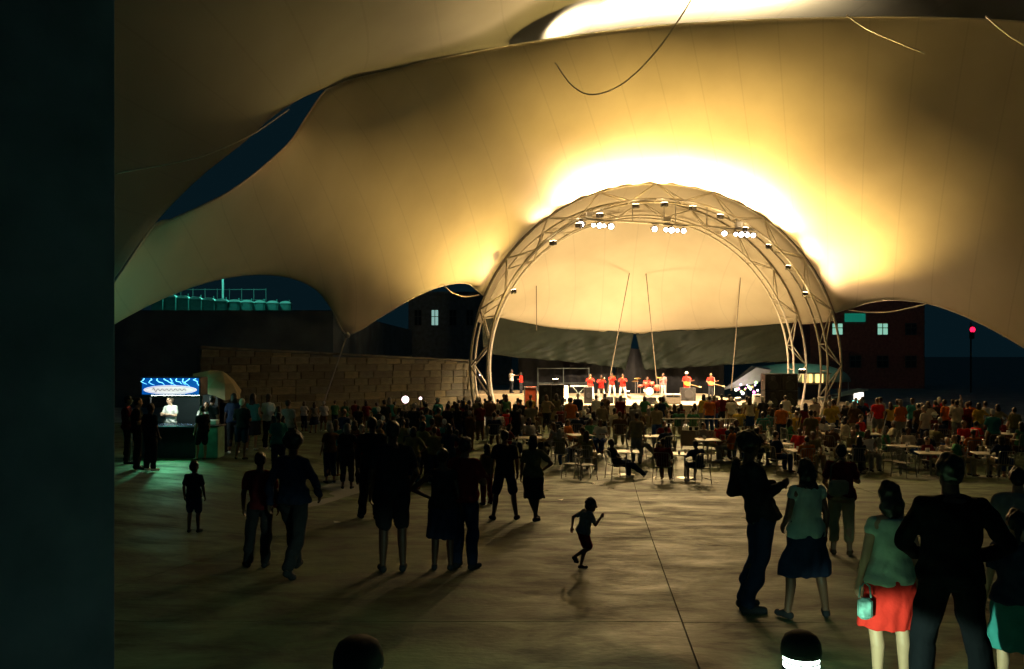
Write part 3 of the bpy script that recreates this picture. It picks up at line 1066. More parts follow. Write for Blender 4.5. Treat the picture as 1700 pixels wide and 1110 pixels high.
# ------------------------------------------------------------------ drinks kiosk
KY = 25.0
kz = gz(-10.2, KY)
kio = empty('kiosk', (-10.2, KY, kz))
tag(kio, 'small drinks kiosk with glowing blue sign and dark counter', 'kiosk')
K = lambda px, py, dy=0: Vector(((px - 850) / F * (KY + dy) + 10.2, dy, CZ + (HZ - py) / F * (KY + dy) - kz))
a, b = K(232, 706), K(324, 755)
MB().bbox((a.x, 0, 0), (b.x, .7, a.z - .05), 0.02).build('counter', mat('kiosk_panel', (.03, .035, .05), .35, .2, 4), kio)
MB().bbox((a.x - .05, -.30, a.z - .045), (b.x + .05, .75, a.z), 0.012).build('counter_top', mat('kiosk_top', (.05, .08, .14), .2, .1, 4), kio)
for x in (a.x + .04, b.x - .04):
    MB().bbox((x - .04, .55, a.z + .002), (x + .04, .63, K(0, 657).z), 0.008).build('post', black, kio)
    MB().bbox((x - .04, 1.95, 0), (x + .04, 2.03, K(0, 657).z), 0.008).build('post', black, kio)
MB().bbox((a.x, 2.05, 0), (b.x, 2.12, K(0, 657).z), 0.01).build('back_wall', mat('kiosk_back', (.015, .02, .025), .6, .2, 4), kio)
s0, s1 = K(226, 626), K(326, 657)
MB().bbox((s0.x, .32, s1.z), (s1.x, .95, s0.z), 0.02).build('fascia', black, kio)
sign = MB().bbox((s0.x + .04, .30, s1.z + .03), (s1.x - .04, .318, s0.z - .03), 0.004).build('sign', emat('sign_blue', (0.0, 0.09, 0.42), .8), kio)
zig = emat('sign_lightning', (.25, .85, 1.0), 2.6)
rl = random.Random(4)
for k in range(9):
    x = s0.x + .12 + k * (s1.x - s0.x - .24) / 8
    z = s0.z - .05
    pts = [(x, .294, z)]
    for j in range(5):
        x += rl.uniform(-.09, .13)
        z -= rl.uniform(.02, .06)
        pts.append((x, .294, z))
    MB().tube(pts, [.012, .010, .009, .007, .005, .003], 5).build('lightning_streak', zig, sign)
oc = ((s0.x + s1.x) / 2, .29, s1.z + .17)
vs, n = [], 40
for yy, kx in ((.29, 1.0), (.27, .97)):
    for i in range(n):
        t = 2 * math.pi * i / n
        vs.append((oc[0] + .80 * kx * math.cos(t), yy, oc[2] + .135 * kx * math.sin(t)))
MB().add(vs, [tuple(range(n - 1, -1, -1)), tuple(range(n, 2 * n))] + [(i, (i + 1) % n, n + (i + 1) % n, n + i) for i in range(n)]).build('sign_oval', emat('sign_white', (1.0, .93, .93), .85), sign)
MB().tube([(oc[0] + .72 * math.cos(t), .262, oc[2] + .105 * math.sin(t)) for t in np.linspace(0, 6.283, 41)[:-1]], .009, 5, True).build('sign_oval_rim', emat('sign_rim', (.45, .55, .8), .5), sign)
# the script on the oval is blurred beyond reading: soft grey strokes
pts = [(oc[0] - .52 + i * .026, .264, oc[2] + .045 * math.sin(i * 1.25) * (1.4 if i < 6 else .8)) for i in range(40)]
MB().tube(pts, .011, 5).build('sign_script', mat('sign_grey', (.16, .15, .2), .7, .1, 5), sign)
MB().bbox((s0.x, .30, s1.z - .075), (s1.x, .33, s1.z - .002), 0.004).build('valance', black, kio)
tl = MB().bbox((s0.x + .1, .6, s1.z - .05), (s1.x - .1, .7, s1.z - .004), 0.01).build('tube_light', emat('kiosk_tube', (.85, 1.0, .88), 34.0), kio)
lamp('kiosk_floor_spot', (-10.2, KY + .2, kz + s1.z - .12), 190, (.16, 1.0, .42), .12, None, (-9.6, KY - 2.0, kz), 62, .5)
MB().bbox((s0.x + .2, 1.0, s0.z - .2), (s1.x - .2, 1.3, s0.z - .08), .02).build('roof_light', emat('roof_tube', (.15, 1.0, .62), 3.0), kio)  # unseen glowing box behind the fascia, added as teal fill
lamp('kiosk_roof_glow', (-10.2, KY + 1.15, kz + s0.z + .1), 110, (.10, 1.0, .62), .15, None, (-11.5, KY + 3.5, 12), 150, .6)  # added fill that tints the left canopy teal from below
# serving table with cooler right of the counter
tb_ = empty('side_counter', (K(342, 700).x - 10.2, KY + .3, gz(-9, KY)))
tag(tb_, 'green-lit side counter at the right of the kiosk', 'counter')
MB().bbox((-.3, -.3, 0), (.35, .3, .92), .02).build('body', mat('side_green', (.10, .30, .22), .6, .3, 4), tb_)
MB().bbox((-.34, -.34, .925), (.39, .34, .97), .01).build('top', black, tb_)
MB().bbox((-.05, -.15, .975), (.25, .12, 1.12), .02).build('tray', mat('tray_white', (.6, .68, .7), .5, .1, 5), tb_)
lamp('side_counter_glow', (tb_.location.x - .4, KY - 1.0, kz + 2.1), 14, (.2, 1, .5), .1)

# umbrella, tilted, beside the kiosk
up = at(372, 636, 27.5)
um = empty('patio_umbrella', (up.x - .2, 27.5, gz(up.x, 27.5)))
tag(um, 'tilted tan patio umbrella right of the kiosk', 'umbrella')
uz = up.z - um.location.z
MB().tube([(0, 0, 0), (0, 0, uz + .1)], .03, 8).build('pole', black, um)
rot = Matrix.Rotation(R(28), 3, 'Y') @ Matrix.Rotation(R(14), 3, 'X')
um_m = mat('umbrella_canvas', (.38, .31, .18), .8, .15, 3)
tipz = .45
for i in range(8):
    t0, t1 = 2 * math.pi * i / 8, 2 * math.pi * (i + 1) / 8
    r_ = .88
    e0 = Vector((r_ * math.cos(t0), r_ * math.sin(t0), -.12)); e1 = Vector((r_ * math.cos(t1), r_ * math.sin(t1), -.12))
    em = (e0 + e1) / 2 * .96 + Vector((0, 0, .02))
    m0, m1 = e0 * .5 + Vector((0, 0, .30)), e1 * .5 + Vector((0, 0, .30))
    vs = [rot @ v + Vector((0, 0, uz)) for v in (Vector((0, 0, tipz)), m0, m1, e0, em, e1)]
    o = MB().add(vs, [(0, 1, 2), (1, 3, 4), (1, 4, 2), (2, 4, 5)]).build('panel', um_m, um)
    o.modifiers.new('thickness', 'SOLIDIFY').thickness = 0.01
    MB().tube([rot @ Vector((0, 0, .1)) + Vector((0, 0, uz)), rot @ (e0 * .7 + Vector((0, 0, .1))) + Vector((0, 0, uz))], .012, 5).build('rib', black, um)

# bright globe lamps in the left crowd
for k, (px, py, r_, w_) in enumerate(((673, 663, .17, 30), (698, 661, .07, 6), (797, 622, .06, 0))):
    Yg = 40 if k < 2 else 60
    p = at(px, py, Yg)
    z0 = gz(p.x, Yg)
    o = empty('globe_lamp', (p.x, Yg, z0))
    tag(o, ['bright pinkish globe lamp on a pole above the left crowd', 'small globe lamp right of the bright pinkish one', 'tiny white lamp on a pole behind the left arch leg'][k], 'globe lamp', 'globe lamps left of the stage')
    MB().tube([(0, 0, 0), (0, 0, p.z - z0)], .03, 6).build('pole', black, o)
    MB().ball((0, 0, p.z - z0), r_, n=14, m=10).build('globe', emat('globe_glow', (1.0, .72, .78), 5.0), o, smooth=True)

# ------------------------------------------------------------------ people
def remesh(mb, voxel, name, smooth=3, wob=0.0, freq=1.0):
    me = mb.mesh(name + '_src')
    ob = bpy.data.objects.new(name + '_src', me)
    col.objects.link(ob)
    md = ob.modifiers.new('r', 'REMESH')
    md.mode = 'VOXEL'
    md.voxel_size = voxel
    md.use_smooth_shade = True
    if smooth:
        ms = ob.modifiers.new('s', 'SMOOTH')
        ms.factor = 0.5
        ms.iterations = smooth
    dg = bpy.context.evaluated_depsgraph_get()
    out = bpy.data.meshes.new_from_object(ob.evaluated_get(dg))
    out.name = name
    if wob:
        n_ = len(out.vertices)
        co = np.empty(n_ * 3); out.vertices.foreach_get('co', co); co = co.reshape(-1, 3)
        no = np.empty(n_ * 3); out.vertices.foreach_get('normal', no); no = no.reshape(-1, 3)
        ph = sum(map(ord, name)) + n_ * .37
        w_ = np.zeros(n_)
        for q_, (fx, fy, fz) in enumerate(((23, 11, 17), (-13, 29, 9), (7, -17, 31), (37, 23, -29), (-41, 47, 19))):
            w_ += np.sin((co[:, 0] * fx + co[:, 1] * fy + co[:, 2] * fz) * freq + ph + q_ * 2.1) / (1 + .35 * q_)
        if 'shirt' in name:
            w_ += 1.5 * np.sin(co[:, 2] * 46 + 3.0 * np.sin(co[:, 0] * 11 + co[:, 1] * 7 + ph)) * np.exp(-((co[:, 2] - co[:, 2].min()) / .22) ** 2)
        if 'lower' in name:
            an_ = np.arctan2(co[:, 1] - co[:, 1].mean(), co[:, 0] - co[:, 0].mean())
            w_ += 1.4 * np.sin(an_ * 9 + 2 * np.sin(co[:, 2] * 6)) * np.clip((co[:, 2].max() - .12 - co[:, 2]) / .4, 0, 1)
        co += no * (w_ * wob / 2.2)[:, None]
        out.vertices.foreach_set('co', co.ravel())
        out.update()
    bpy.data.objects.remove(ob)
    bpy.data.meshes.remove(me)
    return out


V = Vector
BASE = dict(hip=(0, 0, .95), neck=(0, -.015, 1.46), head=(0, .02, 1.605),
            hL=(-.09, 0, .92), hR=(.09, 0, .92), kL=(-.105, .02, .50), kR=(.105, .02, .50), aL=(-.115, -.02, .09), aR=(.115, -.02, .09),
            tL=(-.14, .14, .035), tR=(.14, .14, .035),
            sL=(-.172, -.015, 1.385), sR=(.172, -.015, 1.385), eL=(-.235, -.03, 1.12), eR=(.235, -.03, 1.12), wL=(-.25, .05, .89), wR=(.25, .05, .89))
POSES = {
    'stand': {},
    'shift': dict(hip=(.03, 0, .95), kL=(-.15, .05, .5), aL=(-.19, .03, .09), tL=(-.26, .17, .035), kR=(.09, 0, .5), aR=(.07, -.03, .09), tR=(.10, .13, .035)),
    'apart': dict(kL=(-.17, .02, .5), aL=(-.22, -.02, .09), tL=(-.27, .13, .035), kR=(.17, .02, .5), aR=(.22, -.02, .09), tR=(.28, .13, .035)),
    'hipR': dict(eR=(.40, -.10, 1.17), wR=(.19, .03, 1.02)),
    'hipL': dict(eL=(-.40, -.10, 1.17), wL=(-.19, .03, 1.02)),
    'akimbo': dict(eR=(.38, -.10, 1.17), wR=(.18, .04, 1.02), eL=(-.38, -.10, 1.17), wL=(-.18, .04, 1.02)),
    'cross': dict(eL=(-.24, .08, 1.13), eR=(.24, .08, 1.13), wL=(.09, .20, 1.20), wR=(-.09, .22, 1.17)),
    'hold': dict(eL=(-.24, .0, 1.12), eR=(.24, .0, 1.12), wL=(-.10, .24, 1.20), wR=(.10, .24, 1.20)),
    'horn': dict(eL=(-.27, .10, 1.22), eR=(.27, .10, 1.22), wL=(-.05, .30, 1.42), wR=(.06, .27, 1.42)),
    'guitar': dict(eL=(-.30, .03, 1.15), eR=(.28, -.04, 1.16), wL=(-.42, .22, 1.20), wR=(.08, .20, 1.02)),
    'wave': dict(eR=(.34, .05, 1.52), wR=(.30, .08, 1.80), eL=(-.24, .0, 1.12), wL=(-.10, .24, 1.12)),
    'point': dict(eR=(.34, .12, 1.36), wR=(.50, .30, 1.34)),
    'arms_out': dict(eL=(-.42, .05, 1.30), wL=(-.62, .14, 1.22), eR=(.36, .1, 1.28), wR=(.52, .25, 1.32)),
    'walk': dict(kL=(-.10, .18, .52), aL=(-.10, .30, .10), tL=(-.12, .45, .06), kR=(.10, -.06, .50), aR=(.10, -.34, .17), tR=(.12, -.22, .05), eL=(-.26, -.12, 1.14), wL=(-.24, -.14, .9), eR=(.26, .08, 1.14), wR=(.22, .24, .95)),
    'cross_legs': dict(kL=(-.06, .03, .5), aL=(.06, .07, .09), tL=(.10, .22, .035), kR=(.09, -.01, .5), aR=(.05, -.09, .09), tR=(.12, .03, .035)),
    'lean': dict(hip=(0, -.10, .93), neck=(0, .12, 1.40), head=(0, .19, 1.55), sL=(-.185, .11, 1.35), sR=(.185, .11, 1.35), eL=(-.26, .16, 1.08), eR=(.26, .22, 1.10), wL=(-.20, .34, .98), wR=(.12, .40, 1.12)),
    'lean_back': dict(hip=(0, .07, .95), neck=(0, -.10, 1.45), head=(0, -.06, 1.61), sL=(-.18, -.10, 1.40), sR=(.18, -.10, 1.40), eL=(-.25, -.14, 1.12), eR=(.25, -.10, 1.12), wL=(-.15, .14, 1.20), wR=(.13, .20, 1.24),
                      hL=(-.09, .06, .92), hR=(.09, .06, .92), kL=(-.10, .05, .5), kR=(.10, .0, .5), aL=(-.10, -.09, .09), aR=(.10, -.14, .09), tL=(-.12, .07, .035), tR=(.13, .03, .035)),
    'sit': dict(hip=(0, 0, .53), neck=(0, -.05, 1.03), head=(0, -.02, 1.185), hL=(-.09, 0, .52), hR=(.09, 0, .52), kL=(-.13, .43, .52), kR=(.13, .43, .52), aL=(-.13, .42, .09), aR=(.13, .42, .09),
                tL=(-.15, .58, .035), tR=(.15, .58, .035), sL=(-.185, -.05, .975), sR=(.185, -.05, .975), eL=(-.27, .03, .73), eR=(.27, .03, .73), wL=(-.14, .26, .64), wR=(.14, .26, .64)),
    'sit_lean': dict(hip=(0, 0, .53), neck=(0, .12, 1.00), head=(0, .19, 1.14), hL=(-.09, 0, .52), hR=(.09, 0, .52), kL=(-.14, .43, .52), kR=(.14, .43, .52), aL=(-.14, .36, .09), aR=(.14, .44, .09),
                     tL=(-.16, .52, .035), tR=(.16, .60, .035), sL=(-.185, .10, .95), sR=(.185, .10, .95), eL=(-.27, .26, .77), eR=(.27, .26, .77), wL=(-.08, .44, .80), wR=(.08, .44, .78)),
    'sit_recline': dict(hip=(0, .08, .50), neck=(0, -.16, .98), head=(0, -.13, 1.13), hL=(-.09, .08, .5), hR=(.09, .08, .5), kL=(-.14, .52, .50), kR=(.10, .55, .44), aL=(-.14, .50, .09), aR=(.10, .93, .12),
                        tL=(-.16, .66, .035), tR=(.11, 1.02, .22), sL=(-.185, -.15, .93), sR=(.185, -.15, .93), eL=(-.30, -.08, .70), eR=(.30, -.08, .70), wL=(-.25, .17, .68), wR=(.25, .17, .68)),
    'run': dict(hip=(0, 0, .93), neck=(0, .13, 1.40), head=(0, .20, 1.54), sL=(-.18, .12, 1.35), sR=(.18, .12, 1.35), eL=(-.26, -.16, 1.22), wL=(-.26, -.20, .98), eR=(.25, .22, 1.12), wR=(.20, .38, 1.28),
                hL=(-.08, 0, .9), hR=(.08, 0, .9), kL=(-.08, .10, .50), aL=(-.08, -.03, .10), tL=(-.09, .12, .035), kR=(.08, .14, .53), aR=(.08, -.22, .36), tR=(.09, -.16, .22)),
}
POSES['sit_table'] = dict(POSES['sit_lean'])
POSES['sit_table'].update(neck=(0, .03, 1.02), head=(0, .07, 1.17), sL=(-.185, .02, .97), sR=(.185, .02, .97), eL=(-.27, .16, .76), eR=(.27, .14, .76), wL=(-.10, .38, .78), wR=(.13, .40, .78))


def person_meshes(name, pose='stand', sex='m', sleeves='short', legs='trousers', hair='short', voxel=.022, width=1.0, head=1.0, fingers=False, face=False, extra=None, tilt=0.0):
    """meshes of one figure 1.75 m tall facing +Y: body, shirt, trousers/shorts/skirt, shoes, hair"""
    J = {k: V(v) for k, v in BASE.items()}
    for pp in ([pose] if isinstance(pose, str) else pose):
        J.update({k: V(v) for k, v in POSES[pp].items()})
    if extra:
        J.update({k: V(v) for k, v in extra.items()})
    fem = sex == 'f'
    sw = (0.88 if fem else 1.0) * width
    hw = (1.08 if fem else 1.0) * width
    for s_ in 'LR':
        J['s' + s_].x *= sw
        if J['e' + s_].x * (1 if s_ == 'R' else -1) > .15:
            J['e' + s_].x *= (sw + 1) / 2
    ax = (J['neck'] - J['hip']).normalized()
    rt = (J['sR'] - J['sL']).normalized()
    rt = (rt - ax * rt.dot(ax)).normalized()
    fw = ax.cross(rt) * 1.0
    if fw.y < 0 and abs(fw.y) > .5:
        fw = -fw
    L = (J['neck'] - J['hip']).length

    def torso(mb, g=0.0, t0=-.20, t1=1.0, drape=0.0):
        prof = [(-.20, .125 * hw, .085), (-.12, .158 * hw, .108), (0, .165 * hw, .118), (.14, .150 * hw, .106), (.30, (.128 if fem else .142) * width, .098), (.5, (.140 if fem else .155) * width, .108 + (.012 if fem else 0)),
                (.70, .162 * sw, .112), (.84, .165 * sw, .098), (.93, .12 * sw, .078), (1.0, .065, .060)]
        rings = []
        for t, rx, ry in prof:
            if t < t0 - 1e-6 or t > t1 + 1e-6:
                continue
            dd = drape * (1 - min(1, max(0, (t - t0) / .8)))
            rings.append((J['hip'] + ax * (t * L), rt * (rx + g + dd), fw * (ry * (1 + (width - 1) * .8) + g + dd)))
        mb.loft(rings)
        return mb

    B = MB()
    torso(B)
    for s_ in 'LR':      # trapezius slope from neck to shoulder
        B.cap(J['neck'] - ax * .045, .058, J['s' + s_] + ax * .0, .050 * width)
        B.cap(J['neck'] - ax * .13, .085, J['s' + s_] - ax * .05, .060 * width)
    hd = J['head']
    up = (hd - J['neck']).normalized() * .35 + V((0, 0, 1)) * .65
    up.normalize()
    hf = V((math.sin(tilt), math.cos(tilt), 0))
    hf = (hf - up * hf.dot(up)).normalized()
    hr = hf.cross(up)
    k = head
    B.cap(J['neck'] - ax * .04, .058, hd - up * .05 * k, .052)
    B.ball(hd + up * .018 * k, .074 * k, .094 * k, .105 * k, (hr, hf, up))
    B.ball(hd + hf * .028 * k - up * .055 * k, .054 * k, .06 * k, .062 * k, (hr, hf, up))
    B.cap(hd + hf * .088 * k + up * .012 * k, .010 * k, hd + hf * .105 * k - up * .022 * k, .015 * k)
    for s_ in (-1, 1):
        B.ball(hd + hr * s_ * .077 * k - hf * .006 * k, .012 * k, .024 * k, .032 * k, (hr, hf, up), 8, 6)
    H = []
    for s_ in 'LR':
        sg_ = -1 if s_ == 'L' else 1
        S, E, W_ = J['s' + s_], J['e' + s_], J['w' + s_]
        a_ = .9 if fem else 1.0
        B.cap(S, .052 * a_ * width, E, .041 * a_)
        B.cap(E, .042 * a_, W_, .028 * a_)
        d = (W_ - E).normalized()
        pn_ = V((-sg_, 0, 0))
        pn_ = pn_ - d * pn_.dot(d)
        if pn_.length < .3:
            pn_ = V((0, 0, -1)) - d * d.z * -1
        pn_.normalize()
        lat = d.cross(pn_).normalized()
        if lat.dot(hf) < 0:
            lat = -lat
        if fingers:
            pc = W_ + d * .05
            B.ball(pc, .044, .020, .055, (lat, pn_, d), 10, 7)
            for f_, off in enumerate((-.030, -.011, .009, .029)):
                l_ = (.030, .037, .040, .036)[f_]
                b0 = W_ + d * .085 + lat * off
                d1 = (d * .92 + pn_ * .38).normalized()
                d2 = (d * .55 + pn_ * .83).normalized()
                b1 = b0 + d1 * l_
                B.cap(b0, .0105, b1, .0095)
                B.cap(b1, .0095, b1 + d2 * l_ * .85, .008)
            b0 = W_ + d * .03 + lat * .032
            d1 = (d * .6 + lat * .65 + pn_ * .3).normalized()
            B.cap(b0, .013, b0 + d1 * .038, .011)
            B.cap(b0 + d1 * .038, .011, b0 + d1 * .038 + (d * .85 + pn_ * .4).normalized() * .03, .009)
        else:
            B.ball(W_ + d * .055, .040, .022, .06, (lat, pn_, d), 8, 6)
            B.cap(W_ + d * .09, .022, W_ + d * .13 + pn_ * .03, .016)
            B.cap(W_ + d * .03 + lat * .025, .014, W_ + d * .075 + lat * .045, .012)
        hp, kn, an, to = J['h' + s_], J['k' + s_], J['a' + s_], J['t' + s_]
        B.cap(hp, .088 * hw, kn, .056)
        calf = an + (kn - an) * .68
        fwl = (to - an); fwl.z = 0
        back = -fwl.normalized() * .022 if fwl.length > .02 else V((0, 0, 0))
        B.cap(kn, .055, calf + back, .056)
        B.cap(calf + back, .056, an, .036)
        B.cap(an, .036, an - V((0, 0, .035)) - (fwl.normalized() * .03), .036)
        B.cap(an - V((0, 0, .02)), .036, to, .030)
    out = {'body': remesh(B, voxel, 'body')}
    # shirt
    Sm = torso(MB(), .024, -.12 if legs != 'dress' else -.2, .93, .02)
    for s_ in 'LR':
        S, E, W_ = J['s' + s_], J['e' + s_], J['w' + s_]
        if sleeves == 'short':
            Sm.cap(S, .066 * width, S + (E - S) * .62, .062)
        elif sleeves == 'long':
            Sm.cap(S, .066 * width, E, .055)
            Sm.cap(E, .055, W_, .042)
        else:
            Sm.cap(S, .058 * width, S + (E - S) * .05, .056)
    for s_ in 'LR':
        if sleeves != 'none':
            Sm.cap(J['neck'] - ax * .055, .068, J['s' + s_], .064 * width)
        Sm.cap(J['neck'] - ax * .15, .095, J['s' + s_] - ax * .05, .070 * width)
    if sleeves != 'none':
        Sm.loft([(J['neck'] - ax * .10, rt * .13 * sw, fw * .09), (J['neck'] - ax * .03, rt * .085, fw * .078), (J['neck'] + ax * .0, rt * .074, fw * .070)])
    out['shirt'] = remesh(Sm, voxel, 'shirt', 2, .010, 1.15)
    # lower garment
    Lm = MB()
    kc = (J['kL'] + J['kR']) / 2
    if legs in ('skirt', 'dress', 'mini'):
        tt = .97 if legs == 'mini' else 1.08
        hem = J['hip'] + (kc - J['hip']) * tt
        w_ = max(.17, abs(J['kR'].x - J['kL'].x) / 2 + .10)
        dn = (hem - J['hip']).normalized()
        dep = fw if abs(dn.z) > .5 else V((0, 0, 1))
        Lm.loft([(J['hip'] + ax * .12, rt * (.152 * hw), fw * .118), (J['hip'], rt * (.188 * hw), fw * .142), (J['hip'] + (hem - J['hip']) * .35, rt * (.20 * hw), dep * .155), (J['hip'] + (hem - J['hip']) * .7, rt * (w_ + .03), dep * .16), (hem, rt * (w_ + .045), dep * .165)])
    else:
        torso(Lm, .012, -.20, .14)
        for s_ in 'LR':
            hp, kn, an = J['h' + s_], J['k' + s_], J['a' + s_]
            if legs == 'trousers':
                Lm.cap(hp, .104 * hw, kn, .077)
                Lm.cap(kn, .080, an + (kn - an) * .06, .068)
                Lm.cap(kn - V((0, .012, .05)), .076, an + (kn - an) * .45 - V((0, .022, 0)), .076)
            elif legs == 'capri':
                Lm.cap(hp, .104 * hw, kn, .078)
                Lm.cap(kn, .078, an + (kn - an) * .4, .072)
            else:
                Lm.cap(hp, .106 * hw, hp + (kn - hp) * .85, .092)
    out[{'skirt': 'skirt', 'dress': 'skirt', 'mini': 'skirt', 'trousers': 'trousers', 'capri': 'trousers', 'shorts': 'shorts'}[legs]] = remesh(Lm, voxel, 'lower', 2, .009, 1.05)
    out['shoe'] = []
    for s_ in 'LR':
        Fm = MB()
        an, to = J['a' + s_], J['t' + s_]
        f_ = (to - an); f_.z = 0
        f_ = f_.normalized() if f_.length > .02 else V((0, 1, 0))
        he = an - f_ * .035 - V((0, 0, .042))
        Fm.cap(he, .043, to - f_ * .01, .038)
        Fm.cap(an - V((0, 0, .025)), .044, to - f_ * .06 + V((0, 0, .008)), .036)
        out['shoe'].append(remesh(Fm, voxel, 'shoe'))
    if hair != 'bald':
        Hm = MB()
        if hair == 'afro':
            Hm.ball(hd + up * .045 * k - hf * .03 * k, .128 * k, .125 * k, .118 * k, (hr, hf, up))
        else:
            Hm.ball(hd + up * .038 * k - hf * .020 * k, .084 * k, .096 * k, .096 * k, (hr, hf, up))
            Hm.ball(hd - hf * .045 * k, .078 * k, .062 * k, .085 * k, (hr, hf, up))
        if hair in ('long', 'bob'):
            e_ = .30 if hair == 'long' else .15
            Hm.ball(hd - hf * .05 * k - up * .07, .105 * k, .075 * k, .11 * k, (hr, hf, up))
            if hair == 'long':
                Hm.ball(hd - hf * .075 * k - up * .20, .105 * k, .05 * k, .13 * k, (hr, hf, up))
            Hm.loft([(hd - hf * .035 * k + up * .02, hr * .088 * k, hf * .070 * k), (hd - hf * .045 * k - up * .08, hr * .098 * k, hf * .062 * k), (hd - hf * .062 * k - up * e_, hr * .085 * k, hf * .040 * k), (hd - hf * .065 * k - up * (e_ + .04), hr * .055 * k, hf * .025 * k)])
        if hair == 'bun':
            Hm.ball(hd - hf * .10 * k + up * .06 * k, .045 * k)
        if hair == 'pony':
            Hm.cap(hd - hf * .10 * k + up * .03 * k, .035, hd - hf * .14 * k - up * .16, .022)
        if hair == 'cap':
            Hm.cap(hd + hf * .07 * k + up * .055 * k, .035, hd + hf * .14 * k + up * .04 * k, .03)
        if hair == 'hat':
            Hm.loft([(hd + up * .05 * k, hr * .17, hf * .18), (hd + up * .065 * k, hr * .17, hf * .18), (hd + up * .07 * k, hr * .095, hf * .105), (hd + up * .16 * k, hr * .08, hf * .09)])
        out['hat' if hair in ('cap', 'hat') else 'hair'] = remesh(Hm, voxel, 'hair', 2, .004 if hair in ('cap', 'hat') else .010, 2.2)
    if face:
        Em = MB()
        for s_ in (-1, 1):
            Em.ball(hd + hr * s_ * .032 * k + hf * .086 * k + up * .012 * k, .011 * k, n=8, m=6)
        Em.ball(hd + hf * .086 * k - up * .058 * k, .022 * k, .008 * k, .006 * k, (hr, hf, up), 8, 6)
        out['eyes_and_mouth'] = Em.mesh('eyes')
    ph = MATS['person_placeholder']
    for ml in out.values():
        for me in (ml if isinstance(ml, list) else [ml]):
            me.materials.clear()
            me.materials.append(ph)
            me.polygons.foreach_set('use_smooth', [True] * len(me.polygons))
    return out


mat('person_placeholder', (.1, .1, .1))
SKIN = {'light': mat('skin_light', (.50, .30, .20), .55, .08, 12), 'tan': mat('skin_tan', (.33, .18, .11), .55, .08, 12), 'brown': mat('skin_brown', (.16, .08, .05), .5, .08, 12), 'deep': mat('skin_deep', (.07, .036, .024), .5, .08, 12)}
HAIR = {'black': mat('hair_black', (.012, .010, .010), .45, .3, 40), 'brown': mat('hair_brown', (.05, .028, .015), .5, .3, 40), 'grey': mat('hair_grey', (.25, .23, .21), .6, .2, 40), 'white': mat('hat_white', (.7, .68, .62), .7, .1, 10)}
COLS = {'white': (.72, .70, .66), 'cream': (.62, .54, .38), 'red': (.62, .03, .022), 'orange': (.62, .17, .03), 'yellow': (.60, .42, .07), 'green': (.06, .20, .10), 'teal': (.04, .22, .22), 'navy': (.022, .034, .075),
        'coal': (.003, .0035, .005), 'black': (.026, .028, .034), 'grey': (.22, .22, .21), 'maroon': (.14, .018, .022), 'blue': (.03, .07, .22), 'khaki': (.32, .26, .15), 'pink': (.6, .22, .22), 'brown': (.12, .07, .04), 'olive': (.16, .15, .07), 'pale green': (.42, .58, .48)}


def clothm(c):
    return mat('cloth_' + c.replace(' ', '_'), COLS[c], .9, .12, 7, bump=.5, bscale=11, spec=.06)


def add_person(meshes, loc, rz, scale, label, top='white', low='navy', skin='brown', hair='black', shoes='black', group=None, hatc='white', cat='person'):
    o = empty('person', loc, rz, scale)
    tag(o, label, cat, group)
    for nm, me in meshes.items():
        m = {'body': SKIN[skin], 'shirt': clothm(top), 'hair': HAIR[hair], 'hat': HAIR[hatc] if hatc in HAIR else clothm(hatc), 'shoe': clothm(shoes),
             'eyes_and_mouth': HAIR['black']}.get(nm) or clothm(low)
        for q in (me if isinstance(me, list) else [me]):
            c = bpy.data.objects.new(nm, q)
            col.objects.link(c)
            c.parent = o
            c.material_slots[0].link = 'OBJECT'
            c.material_slots[0].material = m
    return o


def pxpos(px, foot):
    """spot on the floor under a pixel (foot row)"""
    Y = 5.0
    for _ in range(3000):
        X = (px - 850) / F * Y
        row = HZ + (CZ - gz(X, Y)) / Y * F
        if row <= foot:
            break
        Y += 0.02 if Y < 14 else .06
    return V((X, Y, gz(X, Y)))


def fig(px, foot, headrow, label, rz=0, **kw):
    """one figure of its own: pixel column, foot row, head row"""
    Y = kw.pop('Y', None)
    if Y:
        X = (px - 850) / F * Y
        p = V((X, Y, gz(X, Y)))
    else:
        p = pxpos(px, foot)
    ztop = CZ + (HZ - headrow) / F * p.y
    hgt = ztop - p.z
    cl = {k: kw.pop(k) for k in ('top', 'low', 'skin', 'hairc', 'shoes', 'hatc') if k in kw}
    if 'hairc' in cl:
        cl['hair'] = cl.pop('hairc')
    nat = kw.pop('nat', 1.75)
    me = person_meshes('p', **kw)
    print('FIG', label, 'Y %.1f h %.2f' % (p.y, hgt))
    return add_person(me, p, R(rz), hgt / nat, label, **cl), p


FI = dict(fingers=True, voxel=.010)
MD = dict(voxel=.014)
# foreground right
fig(1255, 1013, 708, 'tall man in dark clothes seen from the side facing the woman in the blue skirt', rz=-80, pose='lean_back', sleeves='long', legs='trousers', hair='afro', top='black', low='navy', skin='deep', nat=1.80, **FI)
fig(1338, 1025, 757, 'woman with pale top, dark blue knee skirt and bare legs seen from behind', rz=8, pose=['apart'], sex='f', sleeves='none', legs='skirt', hair='long', top='pale green', low='navy', skin='brown', shoes='black', extra=dict(eL=(-.24, -.04, 1.12), wL=(-.2, .12, .98)), **FI)
fig(1397, 921, 738, 'person in dark red top and khaki trousers leaning forward', rz=-20, pose='lean', sex='f', sleeves='short', legs='capri', hair='short', top='maroon', low='khaki', skin='tan', shoes='brown', nat=1.68, **FI)
rw, rp_ = fig(1477, 1145, 794, 'woman in a pale top and bright red skirt beside the bollard lamp', rz=4, pose=['stand'], sex='f', sleeves='none', legs='mini', hair='bob', top='pale green', low='red', skin='light', shoes='black', Y=5.7, extra=dict(kL=(-.115, .02, .5), kR=(.115, .02, .5), eL=(-.235, -.03, 1.12), wL=(-.25, .03, .88)), **FI)
